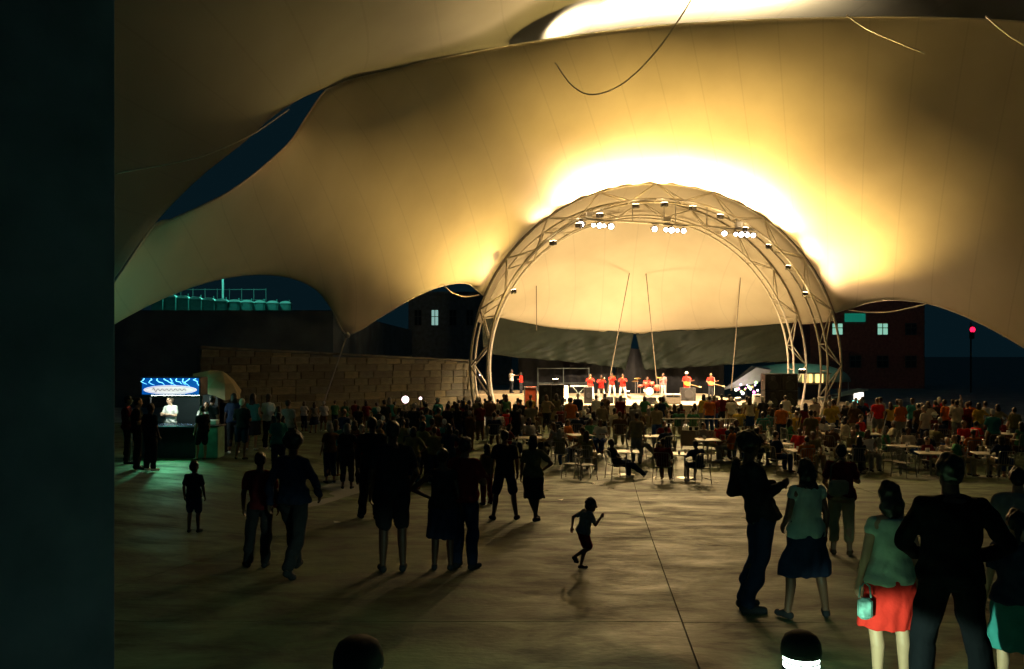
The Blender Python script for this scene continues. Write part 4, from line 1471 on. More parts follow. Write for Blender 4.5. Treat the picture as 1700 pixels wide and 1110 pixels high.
fig(1578, 1190, 748, 'stout person in black with bent elbows right of the red skirt', rz=-6, pose=['hipR', 'apart'], sleeves='long', legs='trousers', hair='short', top='coal', low='coal', skin='deep', shoes='coal', width=1.06, Y=5.15, extra=dict(wR=(.14, .16, .98), eR=(.37, .02, 1.12), eL=(-.28, .06, 1.12), wL=(-.1, .24, 1.0)), **FI)
fig(1690, 1040, 772, 'person in dark shirt at the right edge behind the girl in a dress', rz=-30, pose='hold', sleeves='short', legs='trousers', hair='short', top='grey', low='black', skin='tan', Y=7.4, **FI)
fig(1688, 1160, 842, 'girl in a dark top and pale teal skirt cut by the right edge', rz=-25, pose=['stand'], sex='f', sleeves='short', legs='skirt', hair='pony', top='navy', low='teal', skin='light', Y=5.45, **FI)
# centre
kid, kp = fig(968, 946, 826, 'small child running across the open pavement in a pale shirt', rz=-78, pose='run', sleeves='short', legs='shorts', hair='short', top='grey', low='maroon', skin='brown', head=1.42, width=1.2, nat=1.72, **FI)
fig(838, 863, 712, 'man in dark shirt and shorts standing with feet apart', rz=5, pose='apart', sleeves='short', legs='shorts', hair='short', top='black', low='navy', skin='brown', voxel=.012, fingers=True)
fig(885, 865, 720, 'woman with a hand on her hip and crossed ankles in a dark skirt', rz=-6, pose=['hipR', 'cross_legs'], sex='f', sleeves='short', legs='skirt', hair='bob', top='olive', low='black', skin='brown', voxel=.012, fingers=True)
fig(808, 838, 735, 'person in a brown top reaching forward behind the man in shorts', rz=30, pose=['point'], sex='f', sleeves='long', legs='trousers', hair='long', top='brown', low='maroon', skin='brown', **MD)
# centre left group
fig(652, 949, 695, 'tall dark figure at the left of the group of three', rz=10, pose=['stand'], sleeves='short', legs='shorts', hair='short', top='black', low='black', skin='deep', voxel=.012, fingers=True, extra=dict(eR=(.27, 0, 1.13), wR=(.20, .16, .95)))
fig(735, 946, 742, 'woman with her left elbow out and dark flared skirt', rz=-5, pose=['hipL'], sex='f', sleeves='none', legs='skirt', hair='bun', top='black', low='navy', skin='deep', voxel=.012, fingers=True, extra=dict(eL=(-.46, -.05, 1.15)))
fig(772, 944, 722, 'person in a dark red top and long trousers right of the woman with elbow out', rz=-25, pose='cross', sleeves='short', legs='trousers', hair='short', top='maroon', low='navy', skin='brown', voxel=.012, fingers=True)
fig(618, 862, 690, 'dark figure standing behind the tall man of the left group', rz=0, pose='shift', sleeves='long', legs='trousers', hair='short', top='black', low='black', skin='deep', **MD)
# left
fig(432, 942, 748, 'person in a dark top with red trim left of the long-haired woman', rz=8, pose='shift', sleeves='short', legs='trousers', hair='short', top='maroon', low='black', skin='deep', voxel=.012, fingers=True)
fig(487, 956, 716, 'broad dark long-haired figure in the left foreground', rz=-12, pose='walk', sex='f', sleeves='long', legs='trousers', hair='afro', top='navy', low='black', skin='deep', voxel=.012, fingers=True)
fig(322, 884, 766, 'young boy standing in the dark in front of the kiosk', rz=0, pose='stand', sleeves='short', legs='shorts', hair='short', top='black', low='navy', skin='deep', head=1.3, **MD)
fig(228, 779, 658, 'man with a lit face standing left of the kiosk counter', rz=-60, pose='hold', sleeves='short', legs='trousers', hair='short', top='black', low='black', skin='light', **MD)
fig(250, 782, 668, 'dark figure with pale shoes directly in front of the kiosk counter', rz=-25, pose='stand', sleeves='short', legs='trousers', hair='short', top='black', low='black', skin='deep', shoes='white', **MD)
fig(212, 770, 655, 'figure in dark red at the far left beside the pillar', rz=-70, pose='cross', sleeves='short', legs='trousers', hair='cap', top='maroon', low='black', skin='tan', hatc='black', **MD)
# kiosk attendant (stands on a low duckboard behind the counter)
KP = V((K(283, 0, 1.1).x - 10.2, KY + 1.1, 0))
duck = MB().bbox((KP.x - .6, KY + .8, gz(KP.x, KY + 1.1) - .02), (KP.x + .6, KY + 1.9, gz(KP.x, KY + 1.1) + .12), .01).build('duckboard', mat('duckboard_wood', (.2, .14, .08), .8, .2, 5))
tag(duck, 'low wooden duckboard on the floor behind the kiosk counter', 'duckboard')
add_person(person_meshes('p', pose='cross', sleeves='short', legs='trousers', hair='short', voxel=.014, face=True, tilt=.7), (KP.x, KP.y, gz(KP.x, KP.y) + .122), R(168), .985, 'kiosk attendant in white with folded arms under the glowing sign', top='white', low='white', skin='light', hair='brown', group='kiosk staff')
add_person(person_meshes('p', pose='lean', sleeves='short', legs='trousers', hair='short', voxel=.014), (K(340, 0, .9).x - 10.2, KY + 1.0, gz(-9, KY + 1)), R(200), 1.0, 'helper in a pale shirt bending at the side counter', top='white', low='black', skin='tan', group='kiosk staff')

# ------------------------------------------------------------------ crowd prototypes
PR = {}
def proto(key, **kw):
    PR[key] = person_meshes(key, **kw)
CV = dict(voxel=.026)
proto('m_stand', pose='stand', **CV)
proto('m_shift', pose='shift', legs='shorts', **CV)
proto('m_cross', pose='cross', **CV)
proto('m_hold', pose=['hold', 'shift'], legs='shorts', hair='cap', **CV)
proto('f_stand', pose='shift', sex='f', legs='skirt', hair='long', sleeves='none', **CV)
proto('f_hip', pose='hipR', sex='f', hair='bob', legs='capri', **CV)
proto('f_hold', pose='hold', sex='f', hair='pony', legs='trousers', **CV)
proto('m_wave', pose='wave', **CV)
proto('m_sit', pose='sit', **CV)
proto('m_sit_lean', pose='sit_lean', legs='shorts', **CV)
proto('f_sit', pose='sit', sex='f', hair='long', legs='trousers', sleeves='none', **CV)
proto('f_sit_table', pose='sit_table', sex='f', hair='bob', legs='capri', **CV)
proto('m_sit_table', pose='sit_table', hair='bald', **CV)
proto('m_recline', pose='sit_recline', **CV)
proto('m_sit_hat', pose='sit', hair='hat', **CV)
STAND_M = ['m_stand', 'm_shift', 'm_cross', 'm_hold']
STAND_F = ['f_stand', 'f_hip', 'f_hold']
STAND = STAND_M + STAND_F
SIT = ['m_sit', 'm_sit_lean', 'f_sit', 'm_sit', 'f_sit', 'm_sit_hat']
SITT = ['m_sit_table', 'f_sit_table', 'm_sit', 'f_sit', 'm_recline']

# chairs
chair_frame = mat('chair_metal', (.30, .29, .26), .35, .15, 10, metal=.7)
chair_seat = mat('chair_mesh', (.09, .085, .07), .6, .2, 20)


def chair_parts():
    d = {}
    d['seat'] = MB().bbox((-.23, -.22, .43), (.23, .22, .455), .01).mesh('seat')
    mb = MB()
    for i in range(7):
        x = -.21 + i * .07
        mb.tube([(x, -.21, .48), (x, -.27, .84)], .007, 5)
    d['backrest'] = mb.mesh('backrest')
    d['back_frame'] = MB().tube([(-.24, -.2, .44), (-.25, -.27, .82), (-.2, -.285, .87), (.2, -.285, .87), (.25, -.27, .82), (.24, -.2, .44)], .013, 6).mesh('back_frame')
    d['leg'] = [MB().tube([(s * .24, y, .44), (s * .27, y * 1.18, 0.0)], .012, 6).mesh('leg') for s in (-1, 1) for y in (-.2, .22)]
    d['armrest'] = [MB().tube([(s * .25, -.25, .66), (s * .27, .16, .66), (s * .265, .22, .6), (s * .24, .22, .44)], .013, 6).mesh('armrest') for s in (-1, 1)]
    d['stretcher'] = MB().tube([(-.26, -.22, .12), (-.255, .25, .12)], .008, 5).tube([(.26, -.22, .12), (.255, .25, .12)], .008, 5).mesh('stretcher')
    return d


CHP = chair_parts()
mb = MB()
for kx, me in CHP.items():
    for q in (me if isinstance(me, list) else [me]):
        mb.add([tuple(v.co) for v in q.vertices], [tuple(p.vertices) for p in q.polygons])
CH1 = mb.mesh('chair')
CH1.materials.append(chair_frame)
for me in list(CHP.values()):
    for q in (me if isinstance(me, list) else [me]):
        q.materials.append(chair_frame)


def add_chair(p, rz, label, detailed, group):
    if not detailed:
        o = bpy.data.objects.new('chair', CH1)
        o.location = p
        o.rotation_euler = (0, 0, rz)
        col.objects.link(o)
    else:
        o = empty('chair', p, rz)
        for nm, me in CHP.items():
            for q in (me if isinstance(me, list) else [me]):
                c = bpy.data.objects.new(nm, q)
                col.objects.link(c)
                c.parent = o
                if nm == 'seat':
                    c.material_slots[0].link = 'OBJECT'
                    c.material_slots[0].material = chair_seat
    return tag(o, label, 'chair', group)


WORD = {}
CROWD = []          # (row name, px, X, Y, proto, colours...)


def spect(X, Y, key, top, low, rz, rowname, scale=None, skin=None, hairc=None, chair=True, z=None, det=False):
    CROWD.append(dict(X=X, Y=Y, key=key, top=top, low=low, rz=rz, row=rowname, scale=scale or rnd.uniform(.93, 1.04), skin=skin or rnd.choice(['brown', 'tan', 'deep', 'light', 'brown']),
                      hair=hairc or rnd.choice(['black', 'black', 'black', 'brown', 'grey']), chair=chair and 'sit' in key or key == 'm_recline', z=z, det=det))


TOPS = ['white', 'cream', 'red', 'orange', 'yellow', 'green', 'teal', 'navy', 'black', 'grey', 'maroon', 'blue', 'khaki', 'pink', 'olive', 'black', 'navy', 'white']
LOWS = ['navy', 'black', 'khaki', 'grey', 'brown', 'blue']
TOPS2 = ['white', 'cream', 'maroon', 'brown', 'yellow', 'green', 'teal', 'khaki', 'green', 'grey', 'maroon', 'navy', 'khaki', 'orange', 'olive', 'black', 'brown', 'navy', 'black', 'red']
# rows in front of the stage
rows = [(41.6, 775, 1330, .62, 'first row from stage', .40), (39.4, 770, 1440, .66, 'second row from stage', .5), (37.2, 765, 1600, .68, 'third row from stage', .5), (35.0, 800, 1690, .72, 'fourth row from stage', .45), (32.9, 815, 1715, .82, 'fifth row from stage', .36)]
tab_spots = [(1040, 26.6), (1137, 25.6), (962, 30.2), (1245, 29.6), (1290, 28.5), (1350, 30.6), (1440, 30.4), (1330, 27.0), (1175, 29.2), (1500, 28.0), (1590, 29.2), (1665, 30.4), (1545, 26.0), (1420, 27.2), (880, 29.6), (1085, 29.9), (1640, 25.8)]
near_table = lambda X, Y, d=.75: any((X - (p - 850) / F * q) ** 2 + (Y - q) ** 2 < d * d for p, q in tab_spots)
for Y, p0, p1, dx, nm, ps in rows:
    x = (p0 - 850) / F * Y
    x1 = (p1 - 850) / F * Y
    while x < x1:
        X = x + rnd.uniform(-.16, .16)
        yy = Y + rnd.uniform(-.35, .35)
        if rnd.random() < .90:
            px_ = 850 + X / yy * F
            if 1105 < px_ < 1235 and yy < 35.5:
                x += dx
                continue
            standing = rnd.random() < (ps if px_ > 830 else .8) + (.25 if px_ > 1330 else 0)
            key = rnd.choice(STAND) if standing else rnd.choice(SIT)
            warm_zone = px_ > 1290
            top = rnd.choice(['red', 'orange', 'maroon', 'cream', 'white', 'green', 'yellow', 'black', 'maroon', 'navy', 'khaki', 'brown']) if warm_zone else rnd.choice(TOPS2)
            spect(X, yy, key, top, rnd.choice(LOWS), rnd.gauss(0, .2), nm)
        x += dx
# looser clumps between the rows and the tables
placed = []
for cl_ in range(26):
    cx, cy = rnd.uniform(1.5, 20), rnd.uniform(26.8, 31.5)
    for _ in range(rnd.randint(1, 4)):
        X, Y = cx + rnd.gauss(0, .7), cy + rnd.gauss(0, .5)
        if X / Y * F + 850 > 1720 or X / Y * F + 850 < 880 or near_table(X, Y, 1.2) or 1105 < X / Y * F + 850 < 1235 or any((X - a) ** 2 + (Y - b) ** 2 < .3 for a, b in placed):
            continue
        placed.append((X, Y))
        spect(X, Y, rnd.choice(SIT + STAND[:2] + STAND_F[:1]), rnd.choice(TOPS2), rnd.choice(LOWS), rnd.gauss(0, .45), 'clumps among the tables')
# dark knot of people left of centre
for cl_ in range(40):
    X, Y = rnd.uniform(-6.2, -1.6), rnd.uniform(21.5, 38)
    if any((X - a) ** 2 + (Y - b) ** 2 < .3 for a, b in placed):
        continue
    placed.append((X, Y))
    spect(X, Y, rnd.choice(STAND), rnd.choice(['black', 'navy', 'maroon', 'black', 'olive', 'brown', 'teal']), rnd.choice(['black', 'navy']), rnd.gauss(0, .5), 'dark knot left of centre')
# far right standing clusters
for px, py, top, key in ((1432, 663, 'red', 'm_stand'), (1462, 664, 'grey', 'm_cross'), (1478, 668, 'yellow', 'f_stand'), (1495, 672, 'orange', 'f_hold'), (1515, 668, 'teal', 'm_stand'), (1530, 672, 'white', 'f_stand'), (1541, 670, 'cream', 'f_hip'),
                         (1558, 664, 'maroon', 'm_hold'), (1568, 670, 'orange', 'm_stand'), (1582, 668, 'white', 'm_wave'), (1594, 671, 'red', 'f_stand'), (1606, 672, 'maroon', 'm_cross'), (1625, 673, 'yellow', 'f_hip'), (1636, 668, 'white', 'm_stand'), (1684, 678, 'olive', 'm_stand'), (1648, 683, 'teal', 'm_hold')):
    zt = 1.7
    Y = min(42.5, (CZ - zt - .4) * F / (py - HZ))
    spect((px - 850) / F * Y, Y, key, top, rnd.choice(LOWS), rnd.gauss(0, .3), 'standing crowd at far right')
# left standing crowd (dark)
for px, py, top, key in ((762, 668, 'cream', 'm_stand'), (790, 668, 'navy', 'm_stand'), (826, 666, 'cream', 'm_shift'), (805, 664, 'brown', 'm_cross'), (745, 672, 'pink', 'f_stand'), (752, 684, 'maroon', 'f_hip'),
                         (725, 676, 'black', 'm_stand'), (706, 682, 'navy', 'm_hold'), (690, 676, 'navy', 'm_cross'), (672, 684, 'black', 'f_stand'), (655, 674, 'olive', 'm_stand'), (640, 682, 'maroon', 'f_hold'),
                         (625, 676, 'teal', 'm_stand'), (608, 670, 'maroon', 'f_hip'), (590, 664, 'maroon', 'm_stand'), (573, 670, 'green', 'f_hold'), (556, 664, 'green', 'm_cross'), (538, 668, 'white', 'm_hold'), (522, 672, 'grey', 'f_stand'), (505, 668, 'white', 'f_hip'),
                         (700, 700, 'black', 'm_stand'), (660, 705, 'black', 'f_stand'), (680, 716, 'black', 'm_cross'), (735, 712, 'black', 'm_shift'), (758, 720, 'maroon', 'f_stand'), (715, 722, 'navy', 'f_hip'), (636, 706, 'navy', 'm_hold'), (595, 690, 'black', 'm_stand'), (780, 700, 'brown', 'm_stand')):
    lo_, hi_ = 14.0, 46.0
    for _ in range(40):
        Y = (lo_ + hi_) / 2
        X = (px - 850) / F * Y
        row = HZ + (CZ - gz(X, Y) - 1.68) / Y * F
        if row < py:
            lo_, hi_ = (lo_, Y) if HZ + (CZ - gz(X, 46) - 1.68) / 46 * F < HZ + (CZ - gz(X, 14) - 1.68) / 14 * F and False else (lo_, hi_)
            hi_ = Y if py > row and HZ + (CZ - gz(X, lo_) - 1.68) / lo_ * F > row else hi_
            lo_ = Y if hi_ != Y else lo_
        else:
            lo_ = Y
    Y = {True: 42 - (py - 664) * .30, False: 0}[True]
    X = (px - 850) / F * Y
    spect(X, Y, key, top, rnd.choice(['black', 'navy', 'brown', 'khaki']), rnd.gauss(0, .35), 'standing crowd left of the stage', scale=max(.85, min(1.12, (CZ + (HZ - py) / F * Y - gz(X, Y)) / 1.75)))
# near the kiosk
for px, py, top, key, Y in ((352, 655, 'black', 'm_stand', 26), (368, 648, 'black', 'm_cross', 27.5), (388, 650, 'navy', 'f_hip', 27), (402, 660, 'black', 'm_hold', 25), (420, 645, 'teal', 'f_stand', 28.5), (446, 645, 'white', 'f_hold', 29), (478, 662, 'grey', 'm_shift', 27), (462, 672, 'black', 'f_stand', 25.5), (336, 672, 'black', 'm_shift', 24.2)):
    X = (px - 850) / F * Y
    spect(X, Y, key, top, rnd.choice(['black', 'navy']), rnd.gauss(0, .5), 'cluster right of the kiosk', scale=max(.9, min(1.12, (CZ + (HZ - py) / F * Y - gz(X, Y)) / 1.75)))
# the raised person in red on the plinth and others standing high
z_ = 0

# tables
top_m = mat('table_top', (.70, .62, .52), .35, .1, 6)
TB = dict(top=MB().bbox((-.40, -.40, .71), (.40, .40, .74), .008).mesh('table_top'),
          column=MB().tube([(0, 0, .03), (0, 0, .71)], .03, 10).mesh('column'),
          base=MB().lathe([(.27, 0), (.27, .012), (.06, .035), (.03, .05)], 20).mesh('base'))
tabs = [(a, 0, b) for a, b in tab_spots]
for k, (px, py, Y) in enumerate(tabs):
    X = (px - 850) / F * Y
    rz = rnd.uniform(-.3, .3)
    o = empty('table', (X, Y, gz(X, Y)), rz)
    n_left = sum(1 for a, b, c in tabs if a < px) + 1
    tag(o, 'small pale square table, %s from the left among the tables' % ordn(n_left), 'table', 'small square tables in front of the stage')
    for nm, me in TB.items():
        c = link(nm if nm != 'top' else 'table_top', me, None, o)
        if not me.materials:
            me.materials.append(top_m if nm == 'top' else chair_frame)
    if k > 1:
        for a_ in rnd.sample([0, 90, 180, 270, 45], 3 if Y < 34 else 4):
            ang = rz + R(a_) + rnd.uniform(-.25, .25)
            d = .78
            cx, cy = X + d * math.cos(ang), Y + d * math.sin(ang)
            face = math.atan2(Y - cy, X - cx) - math.pi / 2
            spect(cx, cy, rnd.choice(SITT), rnd.choice(['navy', 'black', 'maroon', 'grey', 'olive', 'white', 'cream', 'green', 'red', 'orange', 'navy']), rnd.choice(LOWS), face * .75, 'table seats', det=Y < 31)
    # cups and bottles on the table
    for j in range(rnd.randint(1, 3)):
        cx, cy = X + rnd.uniform(-.28, .28), Y + rnd.uniform(-.28, .28)
        c = MB().lathe([(.032, 0), (.04, .11), (.036, .11), (.03, .01)], 10, (cx, cy, gz(X, Y) + .742)).build('cup', mat('cup_plastic', (.8, .78, .72), .4, .05, 5), smooth=True)
        tag(c, '%s white plastic cup on the %s table from the left' % (ordn(j + 1), ordn(n_left)), 'cup', 'plastic cups on the tables')
# the three seated figures nearest the camera
spect((1022 - 850) / F * 25.2, 25.2, 'm_recline', 'black', 'navy', R(-75), 'nearest table seats', det=True, skin='deep')
spect((1101 - 850) / F * 24.4, 24.4, 'm_sit', 'maroon', 'brown', R(-22), 'nearest table seats', det=True, skin='deep')
spect((1160 - 850) / F * 24.0, 24.0, 'm_sit_lean', 'navy', 'black', R(20), 'nearest table seats', det=True, skin='deep')
for k, (px, Y, rz) in enumerate(((950, 25.4, 160), (972, 25.0, 200), (1215, 30.0, 30), (1480, 26.5, 150), (1500, 25.8, -60))):
    X = (px - 850) / F * Y
    add_chair((X, Y, gz(X, Y)), R(rz), ['empty metal chair at the left of the nearest tables', 'empty metal chair next to the reclining figure', 'empty metal chair beside the tan barrier panel', 'empty metal chair left of the table seats at right', 'empty metal chair with its back to the camera at right'][k], True, 'empty metal chairs')

# build the crowd
byrow = {}
for c in CROWD:
    byrow.setdefault(c['row'], []).append(c)
for row, L_ in byrow.items():
    L_.sort(key=lambda c: c['X'] / c['Y'])
    cnt = {}
    for i, c in enumerate(L_):
        kk = (c['top'], 'sit' if c['chair'] else 'stand')
        cnt[kk] = cnt.get(kk, 0) + 1
        n_ = cnt[kk]
        posew = 'seated' if c['chair'] else 'standing'
        if row.startswith('standing crowd') or row.startswith('dark knot'):
            posew = ''
        hat = ' and white hat' if c['key'] == 'm_sit_hat' else ''
        lab = ('%s spectator in %s top%s, %s such from left in %s' % (posew, c['top'], hat, ordn(n_), row)).strip()
        if hat:
            cnt[kk] -= 1
            kk2 = kk + ('hat',)
            cnt[kk2] = cnt.get(kk2, 0) + 1
            lab = 'hatted spectator in %s top, %s such from left in %s' % (c['top'], ordn(cnt[kk2]), row)
        z = gz(c['X'], c['Y'])
        p = V((c['X'], c['Y'], z))
        add_person(PR[c['key']], p, c['rz'], c['scale'], lab, top=c['top'], low=c['low'], skin=c['skin'], hair=c['hair'], shoes=rnd.choice(['black', 'white', 'brown']), group='spectators, ' + row)
        if c['chair']:
            add_chair(p, c['rz'], 'metal chair under the %s person from the left in %s' % (ordn(i + 1), row), c['det'], 'occupied chairs, ' + row)

# tan barrier panel with rail in front of the crowd
BY = 31.6
pa, pb_ = at(1130, 714, BY), at(1208, 756, BY)
bz = gz(pa.x + .8, BY)
pa.z -= bz
br = empty('barrier_panel', (pa.x, BY, bz))
tag(br, 'tan plywood barrier panel with a rail among the tables', 'barrier')
MB().bbox((0, 0, .1), (pb_.x - pa.x, .04, pa.z), .006).build('panel', tan, br)
for x in (.05, (pb_.x - pa.x) / 2, pb_.x - pa.x - .05):
    MB().tube([(x, .075, 0), (x, .075, pa.z + .42)], .025, 8).build('post', chair_frame, br)
MB().tube([(-.7, .075, pa.z + .42), (pb_.x - pa.x + .35, .075, pa.z + .42)], .02, 8).build('rail', chair_frame, br)

# the red skirt woman's bag and the cup-like things held in hands
p = at(1436, 1006, 5.55)
bagm = mat('bag_print', (.16, .34, .32), .8, .6, 18)
hb = empty('handbag', p)
tag(hb, 'small pale teal patterned bag held beside the red skirt', 'bag')
MB().bbox((-.045, -.035, -.085), (.045, .035, .055), .02).build('pouch', bagm, hb)
MB().tube([(-.04, 0, .055), (-.03, 0, .13), (0, 0, .155), (.03, 0, .13), (.04, 0, .055)], .006, 6).build('handle', bagm, hb)

# ------------------------------------------------------------------ the band
rows_ = []


def performer(px, foot, label, key_kw, rz=180, scale=1.0, Yd=None, z=SZ, **cl):
    Y = Yd or (CZ - z) * F / (foot - HZ)
    X = (px - 850) / F * Y
    me = person_meshes('perf', voxel=.022, face=True, **key_kw)
    add_person(me, (X, Y, z), R(rz), scale, label, group='musicians on the stage', **cl)
    return V((X, Y, z))


brass = mat('brass', (.75, .50, .16), .25, .1, 10, metal=1.0)
wood_g = mat('guitar_body', (.45, .16, .05), .3, .15, 6)


def trumpet(p, rz, label, long=False):
    o = empty('trumpet' if not long else 'trombone', p, rz)
    tag(o, label, 'trumpet' if not long else 'trombone', 'brass instruments on the stage')
    L_ = .52 if not long else .85
    MB().lathe([(.07, L_), (.045, L_ - .05), (.022, L_ - .12), (.011, L_ - .25), (.010, 0), (.016, -.01)], 12, rot=Matrix.Rotation(R(-90), 3, 'X')).build('bell', brass, o, smooth=True)
    MB().tube([(0, .04, 0), (0, .3, 0), (0, .34, -.04), (0, .3, -.09), (0, .08, -.09), (0, .04, -.05)], .009, 6).build('tubing', brass, o, smooth=True)
    MB().tube([(0, .16, .04), (0, .16, -.12)], .014, 8).tube([(0, .20, .04), (0, .20, -.12)], .014, 8).tube([(0, .24, .04), (0, .24, -.12)], .014, 8).build('valves', brass, o, smooth=True)


def guitar(p, rz, label, m):
    o = empty('guitar', p, 0)
    o.rotation_euler = (0, R(-14), rz)
    tag(o, label, 'guitar', 'guitars on the stage')
    prof = []
    n = 28
    for i in range(n):
        t = 2 * math.pi * i / n
        r_ = .17 + .035 * math.cos(2 * t) - .02 * math.cos(t)
        prof.append((r_ * 1.15 * math.cos(t), r_ * math.sin(t)))
    vs = [(x, -.025, z) for x, z in prof] + [(x, .025, z) for x, z in prof]
    MB().add(vs, [tuple(range(n)), tuple(range(2 * n - 1, n - 1, -1))] + [((i + 1) % n, i, n + i, n + (i + 1) % n) for i in range(n)]).build('body', m, o)
    MB().bbox((-.82, .022, -.025), (-.1, .05, .025), .005).build('neck', mat('guitar_neck', (.3, .2, .1), .4, .1, 8), o)
    MB().bbox((-1.0, .02, -.045), (-.82, .045, .045), .008).build('headstock', mat('guitar_head', (.5, .4, .25), .4, .1, 8), o)


red_l = dict(top='red', low='white', skin='brown')
for i, (px, ft, lab, lon) in enumerate(((980, 664, 'leftmost horn player in red shirt and white trousers', False), (998, 668, 'horn player in red standing at the front of the horn section', True), (1016, 660, 'horn player in red standing behind the front one', False), (1034, 664, 'rightmost horn player in red shirt and white trousers', False))):
    p = performer(px, ft, lab, dict(pose=['horn', 'apart'], hair='short'), 180 + (-8, 5, 12, -14)[i], 1.0, **red_l)
    trumpet(p + V((0, -.24, 1.50)), R(180 + (-8, 5, 12, -14)[i]), ['trumpet of the leftmost horn player', 'trombone of the front horn player', 'trumpet of the horn player at the back', 'trumpet of the rightmost horn player'][i], lon)
p = performer(1101, 660, 'singer in red patterned shirt and white trousers at the centre microphone', dict(pose='hold', hair='short'), 175, 1.0, top='pink', low='white', skin='brown')
mic_p = [(p, 'microphone stand in front of the singer')]
p = performer(1140, 662, 'guitarist in red with a pale hat behind the dark monitor', dict(pose='guitar', hair='hat', legs='trousers'), 172, 1.05, top='red', low='red', skin='brown', hatc='white')
guitar(p + V((-.05, -.24, 1.05)), R(172), 'orange guitar of the player with the pale hat', mat('guitar_orange', (.65, .25, .05), .3, .1, 5))
mic_p.append((p, 'microphone stand in front of the guitarist with hat'))
p = performer(1180, 661, 'rightmost guitarist in red shirt and black trousers', dict(pose='guitar', hair='bald'), 185, 1.0, top='red', low='black', skin='tan')
guitar(p + V((-.05, -.24, 1.05)), R(185), 'dark guitar of the rightmost player', wood_g)
mic_p.append((p, 'microphone stand in front of the rightmost guitarist'))
for k, (p, lab) in enumerate(mic_p):
    o = empty('microphone_stand', p + V((.12, -.55, 0)))
    tag(o, lab, 'microphone stand', 'microphone stands')
    MB().lathe([(.14, 0), (.14, .015), (.02, .03)], 14).build('base', black, o)
    MB().tube([(0, 0, .02), (0, 0, 1.45)], .012, 6).tube([(0, 0, 1.42), (-.12, .35, 1.52)], .009, 6).build('pole', alu, o)
    MB().cap((-.12, .35, 1.52), .022, (-.14, .42, 1.54), .03).build('microphone', black, o, smooth=True)
# left wing: white shirt man and red one
performer(849, 652, 'man in white T-shirt and dark trousers with arms out left of the stage', dict(pose='arms_out', hair='short'), -60, .98, Yd=60.5, z=1.35, top='white', low='black', skin='brown')
performer(865, 655, 'smaller person in red beside the man in the white T-shirt', dict(pose='cross', sex='f', hair='bob'), 60, .88, Yd=60.0, z=1.35, top='red', low='black', skin='tan')
performer(707, 655, 'person in bright red standing high above the left crowd', dict(pose='point', hair='short'), 200, 1.0, Yd=59.6, z=1.35, top='red', low='black', skin='tan')
# drum kit
dp = V(((1076 - 850) / F * 58.0, 58.0, SZ))
ris = MB().bbox((dp.x - 1.3, dp.y - 1.1, SZ + .002), (dp.x + 1.3, dp.y + 1.3, SZ + .2), .02).build('drum_riser', ply)
tag(ris, 'low square riser under the drum kit', 'riser')
dk = empty('drum_kit', dp + V((0, 0, .202)))
tag(dk, 'drum kit with cymbals at the centre of the stage', 'drum kit')
shellm = mat('drum_shell', (.6, .09, .05), .25, .1, 5)
headm = mat('drum_head', (.78, .75, .7), .5, .05, 5)
rx = Matrix.Rotation(R(90), 3, 'X')
MB().lathe([(.28, 0), (.29, .01), (.29, .4), (.28, .41)], 24, (0, -.15, .29), rx).build('bass_drum', shellm, dk, smooth=True)
MB().lathe([(.27, 0), (.27, .012)], 24, (0, -.565, .29), rx).build('bass_drum_head', headm, dk)
for k, (x, y, z, r_, h_) in enumerate(((-.24, -.3, .68, .16, .22), (.2, -.3, .68, .17, .24), (.62, .1, .3, .21, .4), (-.5, .15, .55, .18, .15))):
    MB().lathe([(r_, 0), (r_, h_)], 20, (x, y, z)).build('drum', shellm, dk, smooth=True)
    MB().lathe([(r_ * .98, 0), (r_ * .98, .01)], 20, (x, y, z + h_)).build('drum_head', headm, dk)
    MB().tube([(x, y, 0), (x, y, z + .02)], .015, 6).build('drum_stand', alu, dk)
for k, (x, y, z) in enumerate(((-.75, -.1, 1.15), (.75, -.2, 1.2), (-.85, .25, .95))):
    MB().tube([(x, y, 0), (x, y, z)], .012, 6).build('cymbal_stand', alu, dk)
    MB().lathe([(.24, 0), (.23, .008), (.06, .02), (.02, .04)], 20, (x, y, z), Matrix.Rotation(R(-14), 3, 'X')).build('cymbal', brass, dk, smooth=True)
st_ = MB().lathe([(.02, 0), (.02, .40), (.17, .42), (.17, .47)], 16, (dp.x, dp.y + .55, SZ + .202)).build('drum_stool', black)
tag(st_, 'round black stool behind the drum kit', 'stool')
add_person(person_meshes('perf', pose='sit_lean', voxel=.022, face=True), (dp.x, dp.y + .55, SZ + .202), R(180), 1.0, 'drummer in a red shirt seated behind the drum kit', top='red', low='black', skin='brown', group='musicians on the stage')


# speaker stacks, monitors, amplifiers
def cabinet(p, w_, d_, h_, label, group, cones=((.5, .3, .3), (.5, .72, .16)), m=black, cat='loudspeaker', name='loudspeaker', rz=0.0):
    o = empty(name, p, rz)
    tag(o, label, cat, group)
    MB().bbox((-w_ / 2, 0, 0), (w_ / 2, d_, h_), .02).build('cabinet', m, o)
    MB().bbox((-w_ / 2 + .04, -.02, .04), (w_ / 2 - .04, -.002, h_ - .04), .006).build('grille', mat('grille_cloth', (.012, .012, .013), .7, .3, 30), o)
    for fx, fz, r_ in cones:
        MB().lathe([(r_ * w_, 0), (r_ * w_, .02), (r_ * w_ * .9, .02), (r_ * w_ * .3, .004)], 20, (-w_ / 2 + fx * w_, -.021, fz * h_), rx).build('speaker_cone', mat('cone_paper', (.03, .03, .032), .5, .1, 10), o, smooth=True)
    for s_ in (-1, 1):
        MB().tube([(s_ * (w_ / 2 + .005), d_ * .4, h_ * .6), (s_ * (w_ / 2 + .03), d_ * .4, h_ * .6), (s_ * (w_ / 2 + .03), d_ * .65, h_ * .6), (s_ * (w_ / 2 + .005), d_ * .65, h_ * .6)], .012, 6).build('handle', alu, o)
    return o


